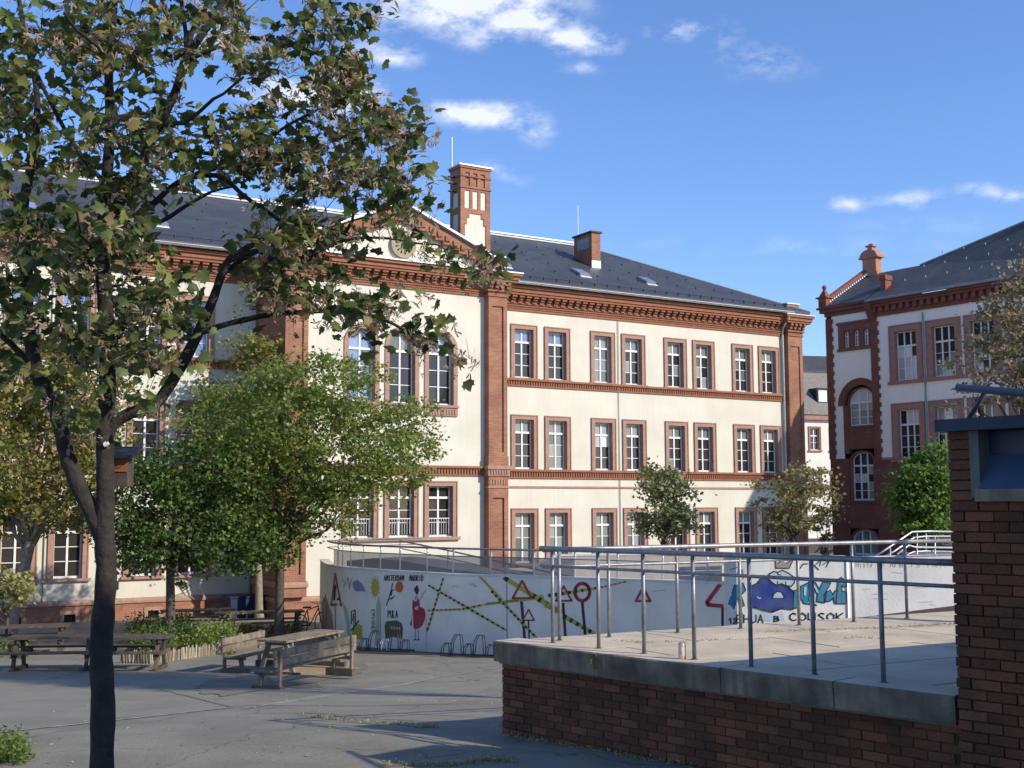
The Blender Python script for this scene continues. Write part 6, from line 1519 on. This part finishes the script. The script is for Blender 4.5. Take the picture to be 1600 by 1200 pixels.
# pruning scar / tag and nest box
tg = bp3(166, 694, -.075); q = MB(); q.tube([(tg.x, tg.y-.01, tg.z), (tg.x, tg.y+.01, tg.z)], .018, 12); q.build('number_tag', WHITE, big)
nb_ = empty('nest_box', tuple(Vector(BO)+bp3(180, 760, .10)), 0, 'dark wooden nest box with a sloping lid on the big maple trunk', 'nest box')
MB().box(-.07, .08, .0, .14, .0, .20).build('body', WOODD, nb_); MB().box(-.065, .078, -.008, .0, .10, .195).build('front_board', P('orange_board', (.36, .13, .05), (.25, .09, .04), 8, .8, .2), nb_)
MB().add([(-.10, -.05, .19), (.13, -.05, .19), (.13, .17, .26), (-.10, .17, .26), (-.10, -.05, .21), (.13, -.05, .21), (.13, .17, .28), (-.10, .17, .28)], [(0, 3, 2, 1), (4, 5, 6, 7), (0, 1, 5, 4), (1, 2, 6, 5), (2, 3, 7, 6), (3, 0, 4, 7)]).build('lid', DARK, nb_)

# ------------------------------------------------------------------ planting bed with stake edging, weeds
bed_px = [(190, 1036), (235, 1037), (280, 1031), (330, 1024), (372, 1014), (376, 1004), (330, 996), (240, 1004), (195, 1016)]
ground_patch(bed_px, SOIL, 'planting_bed', .03, .03)
ed = empty('stake_edging', ghit(280, 1031), 0, 'low edging of pale split stakes around the planting bed', 'edging')
eb = Vector(ed.location); path = [ghit(*p) for p in bed_px[:6]]; k = 0; acc = []
for a, b_ in zip(path[:-1], path[1:]):
    n_ = max(1, int((b_-a).length/.075))
    for i in range(n_): acc.append(a.lerp(b_, i/n_))
sm = MB().hull([(-.024, -.02, -.05), (.024, -.02, -.05), (.024, .02, -.05), (-.024, .02, -.05)], [(-.02, -.015, .30), (.02, -.015, .27), (.02, .015, .27), (-.02, .015, .30)]).mesh('stake', P('split_stake', (.34, .28, .19), (.2, .165, .12), 6, .85, .3, 30, rand=.35))
for i, p in enumerate(acc[:290]):
    o = link('stake', sm, ed, loc=tuple(p-eb)); o.rotation_euler = (rnd.uniform(-.12, .12), rnd.uniform(-.12, .12), rnd.uniform(0, 3)); o.scale = (1, 1, rnd.uniform(.85, 1.12))
def plants(px0, px1, py0, py1, n, hmax, name, label, cat, kind='stuff', palette=GREEN, shape='oval', lsz=.09, clumps=60, seed=1):
    rng = np.random.default_rng(seed); P_ = []
    for _ in range(clumps):
        b0 = ghit(rng.uniform(px0, px1), rng.uniform(py0, py1)); h = hmax*rng.uniform(.4, 1); m_ = int(n/clumps); t_ = rng.uniform(0, 1, m_)
        ang = rng.uniform(0, 6.28, m_); sp = .10+.20*t_*h/.6
        P_.append(np.stack([b0.x+np.cos(ang)*sp*rng.uniform(0, 1, m_), b0.y+np.sin(ang)*sp*rng.uniform(0, 1, m_), b0.z+.02+t_*h], 1))
    P_ = np.concatenate(P_); c = tints(len(P_), rng, palette, [1]*len(palette), .35)
    o = link(name, leaves_mesh(name, shape, P_, lsz*rng.uniform(.6, 1.4, len(P_)), c, LEAFS, rng, .1, -.4)); tag(o, label, cat, kind=kind); return o
plants(205, 366, 1000, 1024, 9000, .75, 'bed_plants', 'bushy green plants filling the staked planting bed', 'plants', clumps=110, seed=3)
plants(200, 300, 1000, 1018, 5000, .95, 'bed_shrubs', 'taller dark shrubs at the foot of the tree in the planting bed', 'shrubs', palette=DGREEN, clumps=50, seed=4)
plants(345, 470, 988, 998, 2600, .35, 'ground_cover', 'yellow green ground cover beside the rear table', 'plants', palette=YEL_G, clumps=50, seed=5)
plants(-20, 45, 1010, 1030, 1500, .35, 'ground_cover', 'green ground cover under the table at the left edge', 'plants', palette=GREEN, clumps=30, seed=6)
plants(-30, 40, 1165, 1196, 1600, .22, 'weeds', 'tuft of bright weeds in the lower left corner', 'weeds', palette=[(.16, .22, .04), (.12, .17, .03)], clumps=26, lsz=.05, seed=7)
def weedline(pts, n, name, label, seed, w=.05, h=.03):
    rng = np.random.default_rng(seed); P3 = [ghit(*p) for p in pts]; P_ = []
    for _ in range(n):
        i = rng.integers(0, len(P3)-1); q = P3[i].lerp(P3[i+1], rng.uniform()); P_.append((q.x+rng.normal()*w, q.y+rng.normal()*w, g(q.y)+rng.uniform(.002, h)))
    P_ = np.array(P_); c = tints(n, rng, [(.34, .31, .14), (.24, .24, .09), (.42, .37, .20)], [1, 1, 1], .3)
    tag(link(name, leaves_mesh(name, 'oval', P_, .035*rng.uniform(.6, 1.3, n), c, LEAFS, rng, .2, 0)), label, 'weeds', kind='stuff')
weedline([(470, 1119), (520, 1124), (560, 1129), (620, 1132), (660, 1137), (680, 1137)], 800, 'crack_weeds', 'dry yellow weeds growing along a crack in the asphalt', 21, .035)
weedline([(600, 1196), (700, 1196), (760, 1188), (800, 1190)], 900, 'crack_weeds', 'sparse weeds at the lower edge in front of the terrace wall', 22)
weedline([(790, 1150), (880, 1166), (1000, 1186), (1100, 1200)], 600, 'wall_foot_weeds', 'dark weeds along the foot of the brick retaining wall', 23, .05, .035)
weedline([(960, 1000), (1010, 997), (1090, 1001), (1160, 995)], 10, 'joint_moss', 'tiny tufts', 24)
bpy.data.objects.remove(bpy.data.objects['joint_moss'])
def terr_moss(pts, n, label, seed, w=.03):
    rng = np.random.default_rng(seed); P3 = [at_z(x, y, 0) for x, y in pts]; P_ = []
    for _ in range(n):
        i = rng.integers(0, len(P3)-1); t_ = rng.uniform(); q = P3[i]*(1-t_)+P3[i+1]*t_; P_.append((q[0]+rng.normal()*w*2, q[1]+rng.normal()*w, rng.uniform(.002, .012)))
    P_ = np.array(P_); c = tints(n, rng, [(.24, .24, .08), (.16, .17, .06), (.3, .26, .14)], [1, 1, 1], .3)
    tag(link('joint_moss', leaves_mesh('joint_moss', 'oval', P_, .022*rng.uniform(.5, 1.3, n), c, LEAFS, rng, .6, 0)), label, 'moss', kind='stuff')
terr_moss([(960, 1001), (1000, 1004), (1050, 1003), (1090, 1001), (1150, 999), (1200, 998)], 260, 'thin dry moss along a paving joint near the can', 41, .018)
terr_moss([(1180, 988), (1280, 984), (1370, 982), (1440, 978), (1488, 974)], 900, 'yellow green moss strip on the terrace paving at the right', 42, .05)
terr_moss([(1320, 998), (1345, 996), (1375, 998)], 90, 'small dark moss patch in the middle of the terrace paving', 43, .02)
# fallen leaves and litter scattered on the asphalt
rng = np.random.default_rng(30); P_ = []
for _ in range(210):
    q = ghit(rng.uniform(0, 790), rng.uniform(1030, 1198)); P_.append((q.x, q.y, q.z+.012))
P_ = np.array(P_); c = tints(len(P_), rng, [(.45, .38, .25), (.3, .22, .1), (.55, .52, .45)], [1, 1, .5], .3)
tag(link('fallen_leaves', leaves_mesh('fallen_leaves', 'small', P_, .045*rng.uniform(.5, 1.3, len(P_)), c, LEAFS, rng, 6., 0)), 'dry fallen leaves scattered over the asphalt', 'leaves', kind='stuff')
# sprig growing out of the coping
rng = np.random.default_rng(31); a = K0+FD*1.66+Vector((-FD.y, FD.x, 0))*-.03
P_ = np.array([(a.x+rng.normal()*.03, a.y+rng.normal()*.03, -.10+rng.uniform(-.06, .07)) for _ in range(60)])
tag(link('sprig', leaves_mesh('sprig', 'oval', P_, .03*rng.uniform(.6, 1.3, len(P_)), tints(60, rng, GREEN, [1]*4), LEAFS, rng, 0, 0)), 'small green sprig growing from a joint in the terrace coping', 'weed', kind='stuff')
